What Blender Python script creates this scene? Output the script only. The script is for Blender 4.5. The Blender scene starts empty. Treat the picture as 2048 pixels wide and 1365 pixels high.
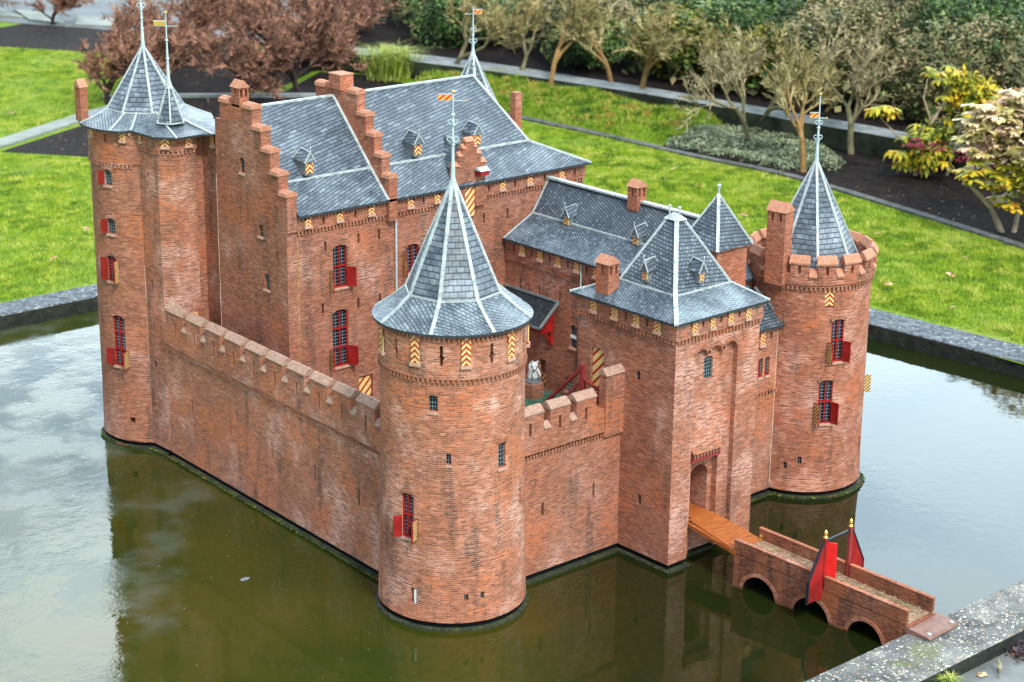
import bpy, math, random
import numpy as np
from math import sin, cos, pi, radians, sqrt, atan2, degrees
random.seed(7)
rng = np.random.default_rng(11)
S = bpy.context.scene
COL = S.collection
S.unit_settings.system = 'METRIC'
S.unit_settings.scale_length = 0.1      # a scale model: one unit is ten centimetres

# ------------------------------------------------------------------ materials
MATS = {}
class G:
    """tiny node-graph helper"""
    def __init__(s, name):
        s.m = bpy.data.materials.new(name); s.m.use_nodes = True
        s.nt = s.m.node_tree; s.nt.nodes.clear()
        s.out = s.n('ShaderNodeOutputMaterial')
        s.b = s.n('ShaderNodeBsdfPrincipled')
        s.l(s.b.outputs[0], s.out.inputs[0])
        MATS[name] = s.m
    def n(s, t, **kw):
        x = s.nt.nodes.new(t)
        for k, v in kw.items(): setattr(x, k, v)
        return x
    def l(s, a, b): s.nt.links.new(a, b)
    def put(s, sock, v):
        if isinstance(v, bpy.types.NodeSocket): s.l(v, sock)
        else:
            if isinstance(v, tuple) and len(v) == 3 and sock.type == 'RGBA': v = (*v, 1)
            sock.default_value = v
    def math(s, op, a, b=0.0, c=0.0, clamp=False):
        x = s.n('ShaderNodeMath', operation=op, use_clamp=clamp)
        s.put(x.inputs[0], a); s.put(x.inputs[1], b); s.put(x.inputs[2], c)
        return x.outputs[0]
    def mix(s, f, a, b, mode='MIX'):
        x = s.n('ShaderNodeMix', data_type='RGBA', blend_type=mode)
        s.put(x.inputs[0], f); s.put(x.inputs[6], a); s.put(x.inputs[7], b)
        return x.outputs[2]
    def ss(s, v, lo, hi, t0=0.0, t1=1.0):
        x = s.n('ShaderNodeMapRange', interpolation_type='SMOOTHSTEP')
        s.put(x.inputs[0], v); x.inputs[1].default_value = lo; x.inputs[2].default_value = hi
        x.inputs[3].default_value = t0; x.inputs[4].default_value = t1
        return x.outputs[0]
    def ramp(s, f, pts, interp='LINEAR'):
        x = s.n('ShaderNodeValToRGB'); r = x.color_ramp; r.interpolation = interp
        while len(r.elements) < len(pts): r.elements.new(0.5)
        for e, (p, c) in zip(r.elements, pts): e.position = p; e.color = (*c, 1)
        s.put(x.inputs[0], f)
        return x.outputs[0]
    def uv(s): return s.n('ShaderNodeUVMap', uv_map='UVMap').outputs[0]
    def pos(s): return s.n('ShaderNodeNewGeometry').outputs['Position']
    def mapv(s, v, scale=(1, 1, 1), rot=0.0, loc=(0, 0, 0)):
        x = s.n('ShaderNodeMapping'); s.put(x.inputs[0], v)
        x.inputs[1].default_value = loc
        x.inputs[2].default_value = (0, 0, rot); x.inputs[3].default_value = scale
        return x.outputs[0]
    def noise(s, v, scale=1.0, detail=3.0, rough=0.55):
        x = s.n('ShaderNodeTexNoise'); s.put(x.inputs['Vector'], v)
        x.inputs['Scale'].default_value = scale; x.inputs['Detail'].default_value = detail
        x.inputs['Roughness'].default_value = rough
        return x.outputs[0]
    def voro(s, v, scale=1.0, out='Color', feature='F1'):
        x = s.n('ShaderNodeTexVoronoi', feature=feature); s.put(x.inputs['Vector'], v)
        x.inputs['Scale'].default_value = scale
        return x.outputs[out]
    def bump(s, h, strength=0.5, dist=0.02):
        x = s.n('ShaderNodeBump'); s.put(x.inputs['Height'], h)
        x.inputs['Strength'].default_value = strength; x.inputs['Distance'].default_value = dist
        s.l(x.outputs[0], s.b.inputs['Normal'])
    def fin(s, color, rough=0.8, spec=0.3, metal=0.0):
        s.put(s.b.inputs['Base Color'], color); s.put(s.b.inputs['Roughness'], rough)
        s.b.inputs['Specular IOR Level'].default_value = spec
        s.b.inputs['Metallic'].default_value = metal
        return s.m

def brick_mat(name, seed=0.0, orange=0.5, white=0.5, dark=0.5, tone=(1, 1, 1), bw=.125, rh=.0465, mort=1.0):
    g = G(name); uv = g.uv(); pos = g.mapv(g.pos(), loc=(seed, seed * 1.7, seed * .6))
    wob = g.noise(pos, 1.6, 2)
    sep = g.n('ShaderNodeSeparateXYZ'); g.l(uv, sep.inputs[0])
    com = g.n('ShaderNodeCombineXYZ'); g.l(sep.outputs[0], com.inputs[0])
    g.l(g.math('ADD', sep.outputs[1], g.math('MULTIPLY', wob, .05)), com.inputs[1])
    uvw = com.outputs[0]
    br = g.n('ShaderNodeTexBrick', offset=.5)
    g.put(br.inputs['Vector'], uvw)
    for k, v in (('Scale', 1.0), ('Mortar Size', .0055), ('Mortar Smooth', .25), ('Bias', 0.0), ('Brick Width', bw), ('Row Height', rh)):
        br.inputs[k].default_value = v
    br.inputs['Color1'].default_value = (0, 0, 0, 1); br.inputs['Color2'].default_value = (1, 1, 1, 1)
    br.inputs['Mortar'].default_value = (.5, .5, .5, 1)
    rnd = br.outputs[0]; fac = br.outputs[1]
    streak = g.noise(g.mapv(uvw, (3.6, 26, 1), loc=(seed, seed, 0)), 1.0, 4, .68)
    rowt = g.noise(g.mapv(uvw, (.7, 30, 1), loc=(seed, 0, 0)), 1.0, 3, .6)
    v = g.math('ADD', g.math('MULTIPLY', rnd, .26), g.math('ADD', g.math('MULTIPLY', streak, .52), g.math('MULTIPLY', rowt, .24)))
    base = g.ramp(v, [(.22, (.065, .034, .025)), (.33, (.155, .066, .042)), (.47, (.275, .108, .062)), (.60, (.39, .158, .088)), (.76, (.56, .32, .225))])
    big = g.noise(pos, .62, 5, .62)
    big2 = g.noise(g.mapv(pos, loc=(9, 3, 5)), .8, 6, .66)
    big3 = g.noise(g.mapv(pos, (2.6, 2.6, .50), loc=(2, 8, 1)), 1.0, 6, .64)
    om = g.math('MULTIPLY', g.ss(big, .58 - .16 * orange, .68 - .10 * orange), g.ss(streak, .42, .58))
    c = g.mix(g.math('MULTIPLY', om, .75), base, (.60, .17, .048))
    wm = g.math('MULTIPLY', g.ss(big2, .61 - .18 * white, .72 - .12 * white), g.ss(streak, .46, .56))
    c = g.mix(g.math('MULTIPLY', wm, .72), c, (.64, .42, .34))
    dm = g.math('MULTIPLY', g.ss(big3, .60 - .15 * dark, .70 - .12 * dark), g.ss(streak, .60, .48))
    c = g.mix(g.math('MULTIPLY', dm, .80), c, (.055, .040, .032))
    rowl = g.ss(g.math('ABSOLUTE', g.math('SUBTRACT', g.math('FRACT', g.math('DIVIDE', g.math('ADD', sep.outputs[1], g.math('MULTIPLY', wob, .05)), rh)), .5)), .34, .47)
    fac = g.math('MAXIMUM', rowl, g.math('MULTIPLY', fac, .45))
    run = g.math('MULTIPLY', g.ss(g.noise(g.mapv(pos, (7, 7, .38), loc=(seed, 4, 2)), 1.0, 5, .6), .60, .70), g.ss(g.noise(g.mapv(pos, loc=(3, 3, seed)), .9, 3), .45, .62))
    c = g.mix(g.math('MULTIPLY', run, .42), c, (.095, .062, .05))
    c = g.mix(g.math('MULTIPLY', fac, .85 * mort), c, g.mix(g.ss(big2, .40, .70), (.44, .27, .19), (.80, .62, .52)))
    fine = g.noise(pos, 22, 3)
    c = g.mix(.35, c, g.mix(1.0, c, g.ramp(fine, [(.3, (.55, .55, .55)), (.7, (1.35, 1.3, 1.25))]), 'MULTIPLY'))
    c = g.mix(1.0, c, tuple(t * k for t, k in zip(tone, (1.0, 1.0, 1.03))), 'MULTIPLY')
    g.bump(g.math('ADD', g.math('MULTIPLY', fac, -1.0), g.math('MULTIPLY', streak, .5)), .5, .012)
    g.fin(c, .88, .2)
    return g.m

def slate_mat(name, seed=0.0, ang=0.0, bw=.10, rh=.085, tone=(1, 1, 1), light=0.5, joint=.010):
    g = G(name); uv = g.mapv(g.uv(), rot=ang, loc=(seed, seed, 0)); pos = g.pos()
    wob = g.noise(pos, 3.0, 2)
    sep = g.n('ShaderNodeSeparateXYZ'); g.l(uv, sep.inputs[0])
    com = g.n('ShaderNodeCombineXYZ'); g.l(sep.outputs[0], com.inputs[0])
    g.l(g.math('ADD', sep.outputs[1], g.math('MULTIPLY', wob, .045)), com.inputs[1]); uv = com.outputs[0]
    br = g.n('ShaderNodeTexBrick', offset=.5)
    g.put(br.inputs['Vector'], uv)
    for k, v in (('Scale', 1.0), ('Mortar Size', joint), ('Mortar Smooth', .5), ('Bias', 0.0), ('Brick Width', bw), ('Row Height', rh)):
        br.inputs[k].default_value = v
    br.inputs['Color1'].default_value = (0, 0, 0, 1); br.inputs['Color2'].default_value = (1, 1, 1, 1)
    br.inputs['Mortar'].default_value = (.4, .4, .4, 1)
    rnd = br.outputs[0]; fac = br.outputs[1]
    patch = g.noise(pos, 1.3, 4, .6)
    st = g.noise(g.mapv(uv, (7, 9, 1)), 1.0, 3, .6)
    v = g.math('ADD', g.math('MULTIPLY', g.math('POWER', rnd, 3.0), .30), g.math('MULTIPLY', st, .6))
    c = g.ramp(v, [(.16, (.034, .045, .058)), (.32, (.066, .087, .112)), (.48, (.108, .138, .170)), (.64, (.175, .215, .250)), (.84, (.36, .42, .46))])
    c = g.mix(g.math('MULTIPLY', g.ss(patch, .42, .72), light), c, (.34, .42, .48))
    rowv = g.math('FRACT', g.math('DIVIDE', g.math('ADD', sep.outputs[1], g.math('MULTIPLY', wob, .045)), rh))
    lap_shade = g.ss(rowv, .26, .02)  # shadow line of each slate course, painted into the colour
    c = g.mix(g.math('MULTIPLY', g.math('MAXIMUM', g.math('MULTIPLY', fac, .75), lap_shade), .93), c, (.012, .017, .024))
    spk = g.ss(g.noise(pos, 14, 2), .70, .76)
    c = g.mix(g.math('MULTIPLY', spk, .5), c, (.5, .55, .56))
    c = g.mix(1.0, c, tone, 'MULTIPLY')
    h = g.math('ADD', g.math('MULTIPLY', rowv, -1.0), g.math('MULTIPLY', fac, -.6))
    g.bump(g.math('ADD', h, g.math('MULTIPLY', rnd, .35)), 1.0, .035)
    g.fin(c, g.math('ADD', .42, g.math('MULTIPLY', rnd, .2)), .5)
    return g.m

def plain(name, col, rough=.6, spec=.4, var=.25, vs=6.0, metal=0.0, dirt=None, bumpk=0.0):
    g = G(name); p = g.pos(); nz = g.noise(p, vs, 5, .65)
    lo = tuple(c * (1 - var) for c in col); hi = tuple(min(1, c * (1 + var)) for c in col)
    c = g.ramp(nz, [(.3, lo), (.7, hi)])
    if dirt: c = g.mix(g.ss(g.noise(p, vs * .4, 6, .7), .5, .72), c, dirt)
    if bumpk: g.bump(nz, bumpk, .03)
    return g.fin(c, rough, spec, metal)

def stripe_mat(name, diag, n, red=(.36, .025, .012), cream=(.80, .58, .23), duty=.46, stagger=False):
    g = G(name); uv = g.uv(); sep = g.n('ShaderNodeSeparateXYZ'); g.l(uv, sep.inputs[0])
    u = sep.outputs[0]
    if not diag: u = g.math('ABSOLUTE', u)
    s = g.math('ADD', sep.outputs[1], g.math('MULTIPLY', u, -1.0 if diag else 1.0))
    f = g.math('FRACT', g.math('MULTIPLY', s, n))
    k = g.ss(f, duty - .03, duty + .03)
    nz = g.noise(g.pos(), 9, 4)
    c = g.mix(k, red, g.mix(g.ss(nz, .3, .8), cream, tuple(x * .8 for x in cream)))
    if not diag:
        c = g.mix(g.ss(u, .035, .0), c, (.12, .03, .02))
    g.bump(nz, .1)
    return g.fin(c, .5, .4)

BR_TOW = brick_mat('front_tower_brick', 1.0, .60, .55, .50, (1.12, 1.03, .98))
BR_LTW = brick_mat('left_tower_brick', 4.0, .62, .5, .50, (1.0, .93, .90))
BR_CUR = brick_mat('curtain_brick', 7.0, .72, .62, .35, (1.12, 1.06, 1.02), rh=.040)
BR_CUR2 = brick_mat('right_curtain_brick', 9.0, .70, .3, .40, (.98, .90, .88), rh=.042)
BR_GAT = brick_mat('gatehouse_brick', 12.0, .25, .35, .35, (.95, .86, .84), rh=.044)
BR_GAF = brick_mat('gatehouse_front_brick', 14.0, .35, .95, .30, (1.05, .95, .93), rh=.044)
BR_HAL = brick_mat('hall_brick', 17.0, .40, .35, .60, (.90, .80, .77), rh=.042)
BR_RTW = brick_mat('right_tower_brick', 22.0, .55, .72, .38, (1.0, .86, .82), rh=.045)
BR_CHI = brick_mat('chimney_brick', 25.0, .45, .25, .15, (1.02, .84, .78), rh=.04)
BR_BRG = brick_mat('bridge_brick', 28.0, .45, .05, .65, (.70, .60, .55), rh=.034, bw=.10, mort=.5)
BR_TRM = brick_mat('corbel_brick', 31.0, .3, .3, .3, (.95, .85, .80))
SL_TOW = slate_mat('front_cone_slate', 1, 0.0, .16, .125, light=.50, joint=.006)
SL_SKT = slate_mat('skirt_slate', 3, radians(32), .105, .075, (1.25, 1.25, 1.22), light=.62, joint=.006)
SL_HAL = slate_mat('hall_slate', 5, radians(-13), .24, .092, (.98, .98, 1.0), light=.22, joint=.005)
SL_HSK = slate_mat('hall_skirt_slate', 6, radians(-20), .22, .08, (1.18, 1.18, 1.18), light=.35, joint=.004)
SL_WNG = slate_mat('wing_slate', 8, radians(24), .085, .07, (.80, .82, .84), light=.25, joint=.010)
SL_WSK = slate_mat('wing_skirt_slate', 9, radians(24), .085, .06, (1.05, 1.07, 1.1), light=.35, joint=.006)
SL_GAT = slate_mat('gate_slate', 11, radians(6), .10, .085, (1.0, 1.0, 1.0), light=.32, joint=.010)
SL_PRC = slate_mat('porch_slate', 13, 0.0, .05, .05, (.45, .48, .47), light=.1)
LEAD = plain('lead', (.42, .47, .48), .5, .4, .3, 9, dirt=(.20, .24, .25), bumpk=.3)
LEADD = plain('dark_lead', (.16, .19, .20), .55, .4, .35, 8, bumpk=.3)
FINM = plain('pale_blue_metal', (.45, .55, .58), .4, .5, .15, 10)
GOLD = plain('gold_paint', (.75, .48, .10), .3, .6, .1, 8, metal=.6)
RED = plain('red_paint', (.30, .013, .012), .5, .35, .3, 5, dirt=(.20, .015, .014))
REDB = plain('bright_red_paint', (.60, .012, .010), .45, .4, .18, 6)
DKRED = plain('dull_red_paint', (.26, .035, .035), .5, .4, .25, 7)
BLACK = plain('black_paint', (.016, .018, .024), .35, .5, .3, 9)
GLASS = plain('dark_window_glass', (.008, .012, .018), .12, .6, .4, 5)
BARS = plain('glazing_lead', (.17, .24, .27), .5, .4, .2, 9)
WHITE = plain('white_paint', (.75, .77, .76), .5, .4, .06, 9)
STONE = plain('pink_sill', (.50, .30, .22), .8, .3, .25, 12)
CHEV = stripe_mat('chevron_stripes', False, 1.9)
CHEV2 = stripe_mat('tall_chevron_stripes', False, 1.55)
DIAG = stripe_mat('diagonal_stripes', True, 1.6)
DIAGD = stripe_mat('dark_diagonal_stripes', True, 2.0, red=(.10, .03, .015))
DOORD = stripe_mat('door_stripes', True, 1.75, red=(.38, .03, .015), duty=.36)
FLAGM = stripe_mat('pennant_stripes', True, .85, red=(.62, .03, .015), cream=(.70, .45, .08))
g = G('cap_tile'); uv = g.uv(); sep = g.n('ShaderNodeSeparateXYZ'); g.l(uv, sep.inputs[0])
j = g.ss(g.math('ABSOLUTE', g.math('SUBTRACT', g.math('FRACT', g.math('DIVIDE', sep.outputs[0], .052)), .5)), .34, .46)
nz = g.noise(g.pos(), 12, 4); c = g.ramp(nz, [(.3, (.22, .115, .08)), (.7, (.42, .255, .185))])
c = g.mix(g.math('MULTIPLY', j, .65), c, (.70, .55, .46)); g.bump(j, .4, .01); CAPT = g.fin(c, .85, .25)
g = G('red_cap_tile'); uv = g.uv(); sep = g.n('ShaderNodeSeparateXYZ'); g.l(uv, sep.inputs[0])
j = g.ss(g.math('ABSOLUTE', g.math('SUBTRACT', g.math('FRACT', g.math('DIVIDE', sep.outputs[0], .05)), .5)), .34, .46)
nz = g.noise(g.pos(), 12, 4); c = g.ramp(nz, [(.3, (.36, .14, .08)), (.7, (.52, .24, .15))])
c = g.mix(g.math('MULTIPLY', j, .45), c, (.62, .40, .30)); g.bump(j, .4, .01); CAPR = g.fin(c, .85, .25)
g = G('deck_wood'); uv = g.uv(); p = g.pos()
st = g.noise(g.mapv(uv, (2.5, 30, 1)), 1, 5, .6); rn = g.voro(g.mapv(uv, (.2, 9.5, 1)), 1.0)
c = g.ramp(st, [(.28, (.13, .035, .010)), (.5, (.36, .095, .020)), (.75, (.52, .19, .055))])
g.bump(st, .3, .01); WOOD = g.fin(c, .5, .4)
g = G('cobbled_deck'); p = g.pos(); n1 = g.noise(p, 30, 4, .7); n2 = g.noise(p, 1.7, 3); v1 = g.voro(g.mapv(p, (20, 12, 20)), 1.0, 'Distance')
c = g.ramp(n1, [(.35, (.10, .055, .035)), (.55, (.36, .23, .16)), (.72, (.60, .48, .36))])
c = g.mix(g.math('MULTIPLY', g.ss(n2, .48, .62), .55), c, (.20, .20, .06)); g.bump(v1, .7, .03); COB = g.fin(c, .85, .2)
# ground materials
g = G('exposed_aggregate'); p = g.pos(); v1 = g.n('ShaderNodeTexVoronoi', feature='F1'); g.put(v1.inputs['Vector'], p); v1.inputs['Scale'].default_value = 13.0
sp = g.n('ShaderNodeSeparateColor'); g.l(v1.outputs['Color'], sp.inputs[0])
st = g.math('MULTIPLY', g.ss(v1.outputs['Distance'], .52, .30), g.ss(sp.outputs[0], .15, .35))
pc = g.ramp(sp.outputs[1], [(0, (.12, .12, .12)), (.4, (.30, .29, .27)), (.7, (.55, .53, .48)), (.88, (.40, .26, .15)), (1, (.72, .72, .68))])
bs = g.ramp(g.noise(p, 1.1, 6, .7), [(.32, (.04, .042, .045)), (.52, (.16, .165, .16)), (.72, (.34, .34, .30))])
c = g.mix(st, bs, pc); c = g.mix(g.math('MULTIPLY', g.ss(g.noise(p, .7, 5, .7), .56, .7), .6), c, (.17, .19, .07))
g.bump(st, .6, .05); AGG = g.fin(c, .9, .12)
g = G('kerb_concrete'); p = g.pos(); v1 = g.voro(p, 7, 'Distance')
c = g.ramp(g.noise(p, 3.5, 7, .75), [(.28, (.035, .04, .048)), (.5, (.11, .125, .145)), (.66, (.21, .225, .24)), (.78, (.45, .45, .42))])
sk_ = g.ss(g.noise(p, 9, 3), .60, .68); c = g.mix(g.math('MULTIPLY', sk_, .7), c, (.50, .50, .46)); c = g.mix(g.math('MULTIPLY', g.ss(g.noise(g.mapv(p, loc=(5, 1, 0)), 6, 3), .58, .66), .8), c, (.03, .034, .038))
g.bump(v1, .8, .06); KERB = g.fin(c, .9, .12)
g = G('wet_kerb_side'); p = g.pos()
c = g.ramp(g.noise(g.mapv(p, (1, 1, 1.6)), 3.0, 7, .75), [(.35, (.008, .009, .009)), (.6, (.03, .034, .026)), (.8, (.10, .11, .07))])
g.bump(g.noise(p, 7, 4), .6, .05); KSIDE = g.fin(c, .7, .3)
g = G('retaining_concrete'); p = g.pos()
c = g.ramp(g.noise(p, 1.6, 7, .75), [(.28, (.10, .115, .12)), (.5, (.22, .24, .245)), (.75, (.36, .38, .37))])
c = g.mix(g.math('MULTIPLY', g.ss(g.noise(p, .5, 5, .7), .54, .68), .7), c, (.13, .18, .04)); RETC = g.fin(c, .85, .2)
RETS = plain('retaining_side', (.030, .036, .026), .9, .1, .6, 1.5, dirt=(.06, .075, .035))
g = G('soil'); p = g.pos(); n1 = g.noise(p, 3.2, 8, .8)
c = g.ramp(n1, [(.32, (.006, .005, .005)), (.50, (.022, .016, .015)), (.64, (.060, .042, .036)), (.76, (.17, .12, .09))])
g.bump(n1, 1.0, .3); SOIL = g.fin(c, .9, .15)
g = G('lawn_ground'); p = g.pos(); n1 = g.noise(p, .45, 5, .65); n2 = g.noise(p, 4.5, 5, .7)
c = g.ramp(n2, [(.3, (.060, .115, .008)), (.55, (.16, .26, .016)), (.75, (.32, .38, .045))])
c = g.mix(g.math('MULTIPLY', g.ss(n1, .5, .72), .6), c, (.30, .33, .07)); g.bump(n2, .9, .15); LAWN = g.fin(c, .85, .1)
def leafy(name, pts, sc=2.5, rough=.55, spec=.25, trans=0.0):
    g = G(name); p = g.pos(); n1 = g.noise(p, sc, 3, .6); w = g.voro(p, sc * 3.5)
    sp = g.n('ShaderNodeSeparateColor'); g.l(w, sp.inputs[0])
    v = g.math('ADD', g.math('MULTIPLY', n1, .55), g.math('MULTIPLY', sp.outputs[0], .45))
    return g.fin(g.ramp(v, pts), rough, spec)
BLADE = leafy('grass_blade', [(.22, (.07, .13, .008)), (.40, (.17, .27, .012)), (.56, (.30, .39, .022)), (.74, (.48, .48, .09))], .6)
MOSSB = leafy('moss_leaf', [(.22, (.045, .10, .010)), (.40, (.13, .23, .018)), (.56, (.26, .34, .03)), (.68, (.36, .33, .06)), (.80, (.38, .17, .04))], .7)
SILV = leafy('silver_leaf', [(.25, (.06, .08, .035)), (.5, (.20, .25, .13)), (.8, (.46, .50, .33))], 1.5)
HEDGE = leafy('hedge_leaf', [(.25, (.014, .042, .010)), (.46, (.045, .105, .022)), (.64, (.12, .20, .045)), (.82, (.28, .34, .13))], .35)
HEDGB = leafy('brown_hedge_leaf', [(.22, (.05, .055, .02)), (.42, (.13, .14, .05)), (.58, (.22, .21, .09)), (.74, (.34, .24, .12)), (.88, (.50, .40, .23))], .4)
HEDGY = leafy('autumn_leaf', [(.25, (.05, .08, .015)), (.5, (.16, .17, .03)), (.68, (.28, .25, .03)), (.85, (.42, .32, .05))], .5)
YELL = leafy('yellow_green_leaf', [(.22, (.09, .14, .01)), (.40, (.26, .27, .015)), (.58, (.52, .40, .02)), (.80, (.66, .34, .03))], .9)
CREAM = leafy('cream_leaf', [(.22, (.26, .24, .05)), (.38, (.55, .45, .16)), (.55, (.74, .58, .34)), (.75, (.80, .52, .42))], .8)
OLIVE = leafy('green_yellow_leaf', [(.25, (.07, .12, .015)), (.5, (.20, .25, .03)), (.75, (.42, .40, .07))], .8)
CRIM = leafy('crimson_leaf', [(.3, (.09, .006, .015)), (.7, (.34, .02, .05))], 1.2)
TWIGR = leafy('reddish_twig', [(.25, (.05, .032, .022)), (.46, (.19, .095, .065)), (.72, (.52, .27, .18))], 1.0, .8, .15)
TWIGG = leafy('lichen_twig', [(.25, (.10, .085, .03)), (.5, (.31, .25, .10)), (.75, (.58, .49, .26))], 1.0, .8, .15)
TWIGP = leafy('pale_twig', [(.25, (.12, .10, .05)), (.5, (.34, .28, .16)), (.75, (.62, .53, .34))], 1.0, .8, .15)
BARKO = plain('orange_bark', (.27, .16, .06), .85, .2, .45, 2.2, dirt=(.13, .12, .06), bumpk=.5)
BARKD = plain('grey_green_bark', (.17, .15, .085), .85, .2, .45, 2.2, dirt=(.09, .10, .05), bumpk=.5)
BARKB = plain('dark_brown_bark', (.055, .038, .032), .85, .2, .4, 2.2, bumpk=.5)
BARKP = plain('pale_bark', (.36, .29, .20), .85, .2, .4, 2.2, bumpk=.5)
g = G('ledge_moss'); p = g.pos(); n1 = g.noise(p, 7, 6, .75); n2 = g.noise(p, 1.5, 3)
c = g.ramp(n1, [(.32, (.006, .008, .004)), (.5, (.035, .055, .008)), (.64, (.14, .19, .02)), (.78, (.33, .35, .12))])
c = g.mix(g.math('MULTIPLY', g.ss(n2, .58, .66), .6), c, (.22, .07, .02)); g.bump(n1, 1.0, .06); LEDG = g.fin(c, .7, .3)
GAPSHADE = plain('gap_shadow_black', (.004, .005, .005), .9, .1, .3, 5)  # near-black that paints the shadow gap under the brick foot
COURT = plain('courtyard_green', (.045, .13, .10), .8, .2, .5, 7, dirt=(.16, .20, .04), bumpk=.6)
PAVE = plain('courtyard_paving', (.12, .07, .05), .85, .2, .4, 8, bumpk=.4)
STAT = plain('statue_stone', (.56, .60, .60), .6, .4, .45, 14, bumpk=.4)
PEDM = plain('pedestal_stone', (.20, .20, .22), .7, .3, .3, 8)
SLAB = plain('grey_slab', (.14, .155, .165), .85, .2, .3, .8, dirt=(.08, .085, .08))
PATH = plain('path_concrete', (.24, .26, .24), .85, .2, .25, 1.2, dirt=(.14, .17, .10))
EDGM = plain('lawn_edging', (.10, .10, .10), .85, .2, .5, 2.5, dirt=(.04, .045, .03))
DEADL = leafy('dead_leaf', [(.3, (.20, .07, .03)), (.6, (.46, .28, .12)), (.8, (.62, .50, .30))], 3)
LITTER = leafy('litter', [(.3, (.05, .03, .02)), (.55, (.16, .10, .07)), (.75, (.34, .27, .20)), (.9, (.55, .52, .45))], 6)
DRIFT = plain('dead_wood', (.28, .25, .17), .9, .2, .5, 3, dirt=(.08, .07, .05), bumpk=.8)
TUFT = leafy('tuft_blade', [(.25, (.12, .20, .02)), (.5, (.34, .42, .05)), (.8, (.60, .58, .20))], 1.2)
PURP = leafy('purple_leaf', [(.3, (.02, .015, .022)), (.6, (.06, .045, .06)), (.85, (.16, .10, .10))], 2)

# water
g = G('pond_water'); p = g.pos()
n1 = g.noise(p, .22, 5, .6); n2 = g.noise(g.mapv(p, loc=(5, 2, 0)), .5, 5, .65); sk = g.noise(p, 9, 3)
c = g.ramp(n1, [(.32, (.014, .028, .003)), (.5, (.032, .038, .005)), (.70, (.055, .044, .007))])
# thin floating film with its own outline: left part of the pond, a patch off the bridge, a streak near the front
sx = g.n('ShaderNodeSeparateXYZ'); g.l(p, sx.inputs[0])
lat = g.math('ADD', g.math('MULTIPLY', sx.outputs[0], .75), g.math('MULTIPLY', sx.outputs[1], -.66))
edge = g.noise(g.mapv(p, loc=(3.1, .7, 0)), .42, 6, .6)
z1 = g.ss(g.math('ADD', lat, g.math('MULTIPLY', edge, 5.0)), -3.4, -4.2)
def disc(x, y, r):
    dx = g.math('SUBTRACT', sx.outputs[0], x); dy = g.math('SUBTRACT', sx.outputs[1], y)
    d = g.math('SQRT', g.math('ADD', g.math('MULTIPLY', dx, dx), g.math('MULTIPLY', dy, dy)))
    return g.ss(g.math('ADD', d, g.math('MULTIPLY', edge, 1.8)), r + 1.1, r + .6)
z2 = g.math('MULTIPLY', disc(8.6, -5.0, .8), .45); z3 = g.math('MULTIPLY', disc(-4.6, -3.4, 1.1), .8)
ice = g.ss(g.noise(g.mapv(p, (1, 1, 1), loc=(1.3, 4.1, 0)), .38, 7, .62), .44, .62)
film = g.math('MAXIMUM', g.math('MULTIPLY', ice, z1), g.math('MAXIMUM', z2, z3))
rim = g.math('SUBTRACT', 1.0, g.ss(g.math('ABSOLUTE', g.math('SUBTRACT', film, .5)), .30, .48))
c = g.mix(g.math('MULTIPLY', film, .09), c, (.34, .42, .42))
dots = g.ss(g.noise(p, 11, 2), .735, .76)
c = g.mix(g.math('MULTIPLY', dots, .5), c, (.45, .48, .42))
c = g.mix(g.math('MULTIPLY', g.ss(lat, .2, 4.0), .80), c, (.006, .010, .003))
g.put(g.b.inputs['Base Color'], c)
g.put(g.b.inputs['Roughness'], g.math('ADD', .025, g.math('MULTIPLY', film, .14)))
g.b.inputs['IOR'].default_value = 1.35
h = g.math('ADD', g.math('MULTIPLY', g.noise(p, 2.6, 4), .34), g.math('MULTIPLY', g.math('MULTIPLY', g.noise(p, 6.0, 4), film), 1.0))
g.bump(h, .06, .12)
WATER = g.m

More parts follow.
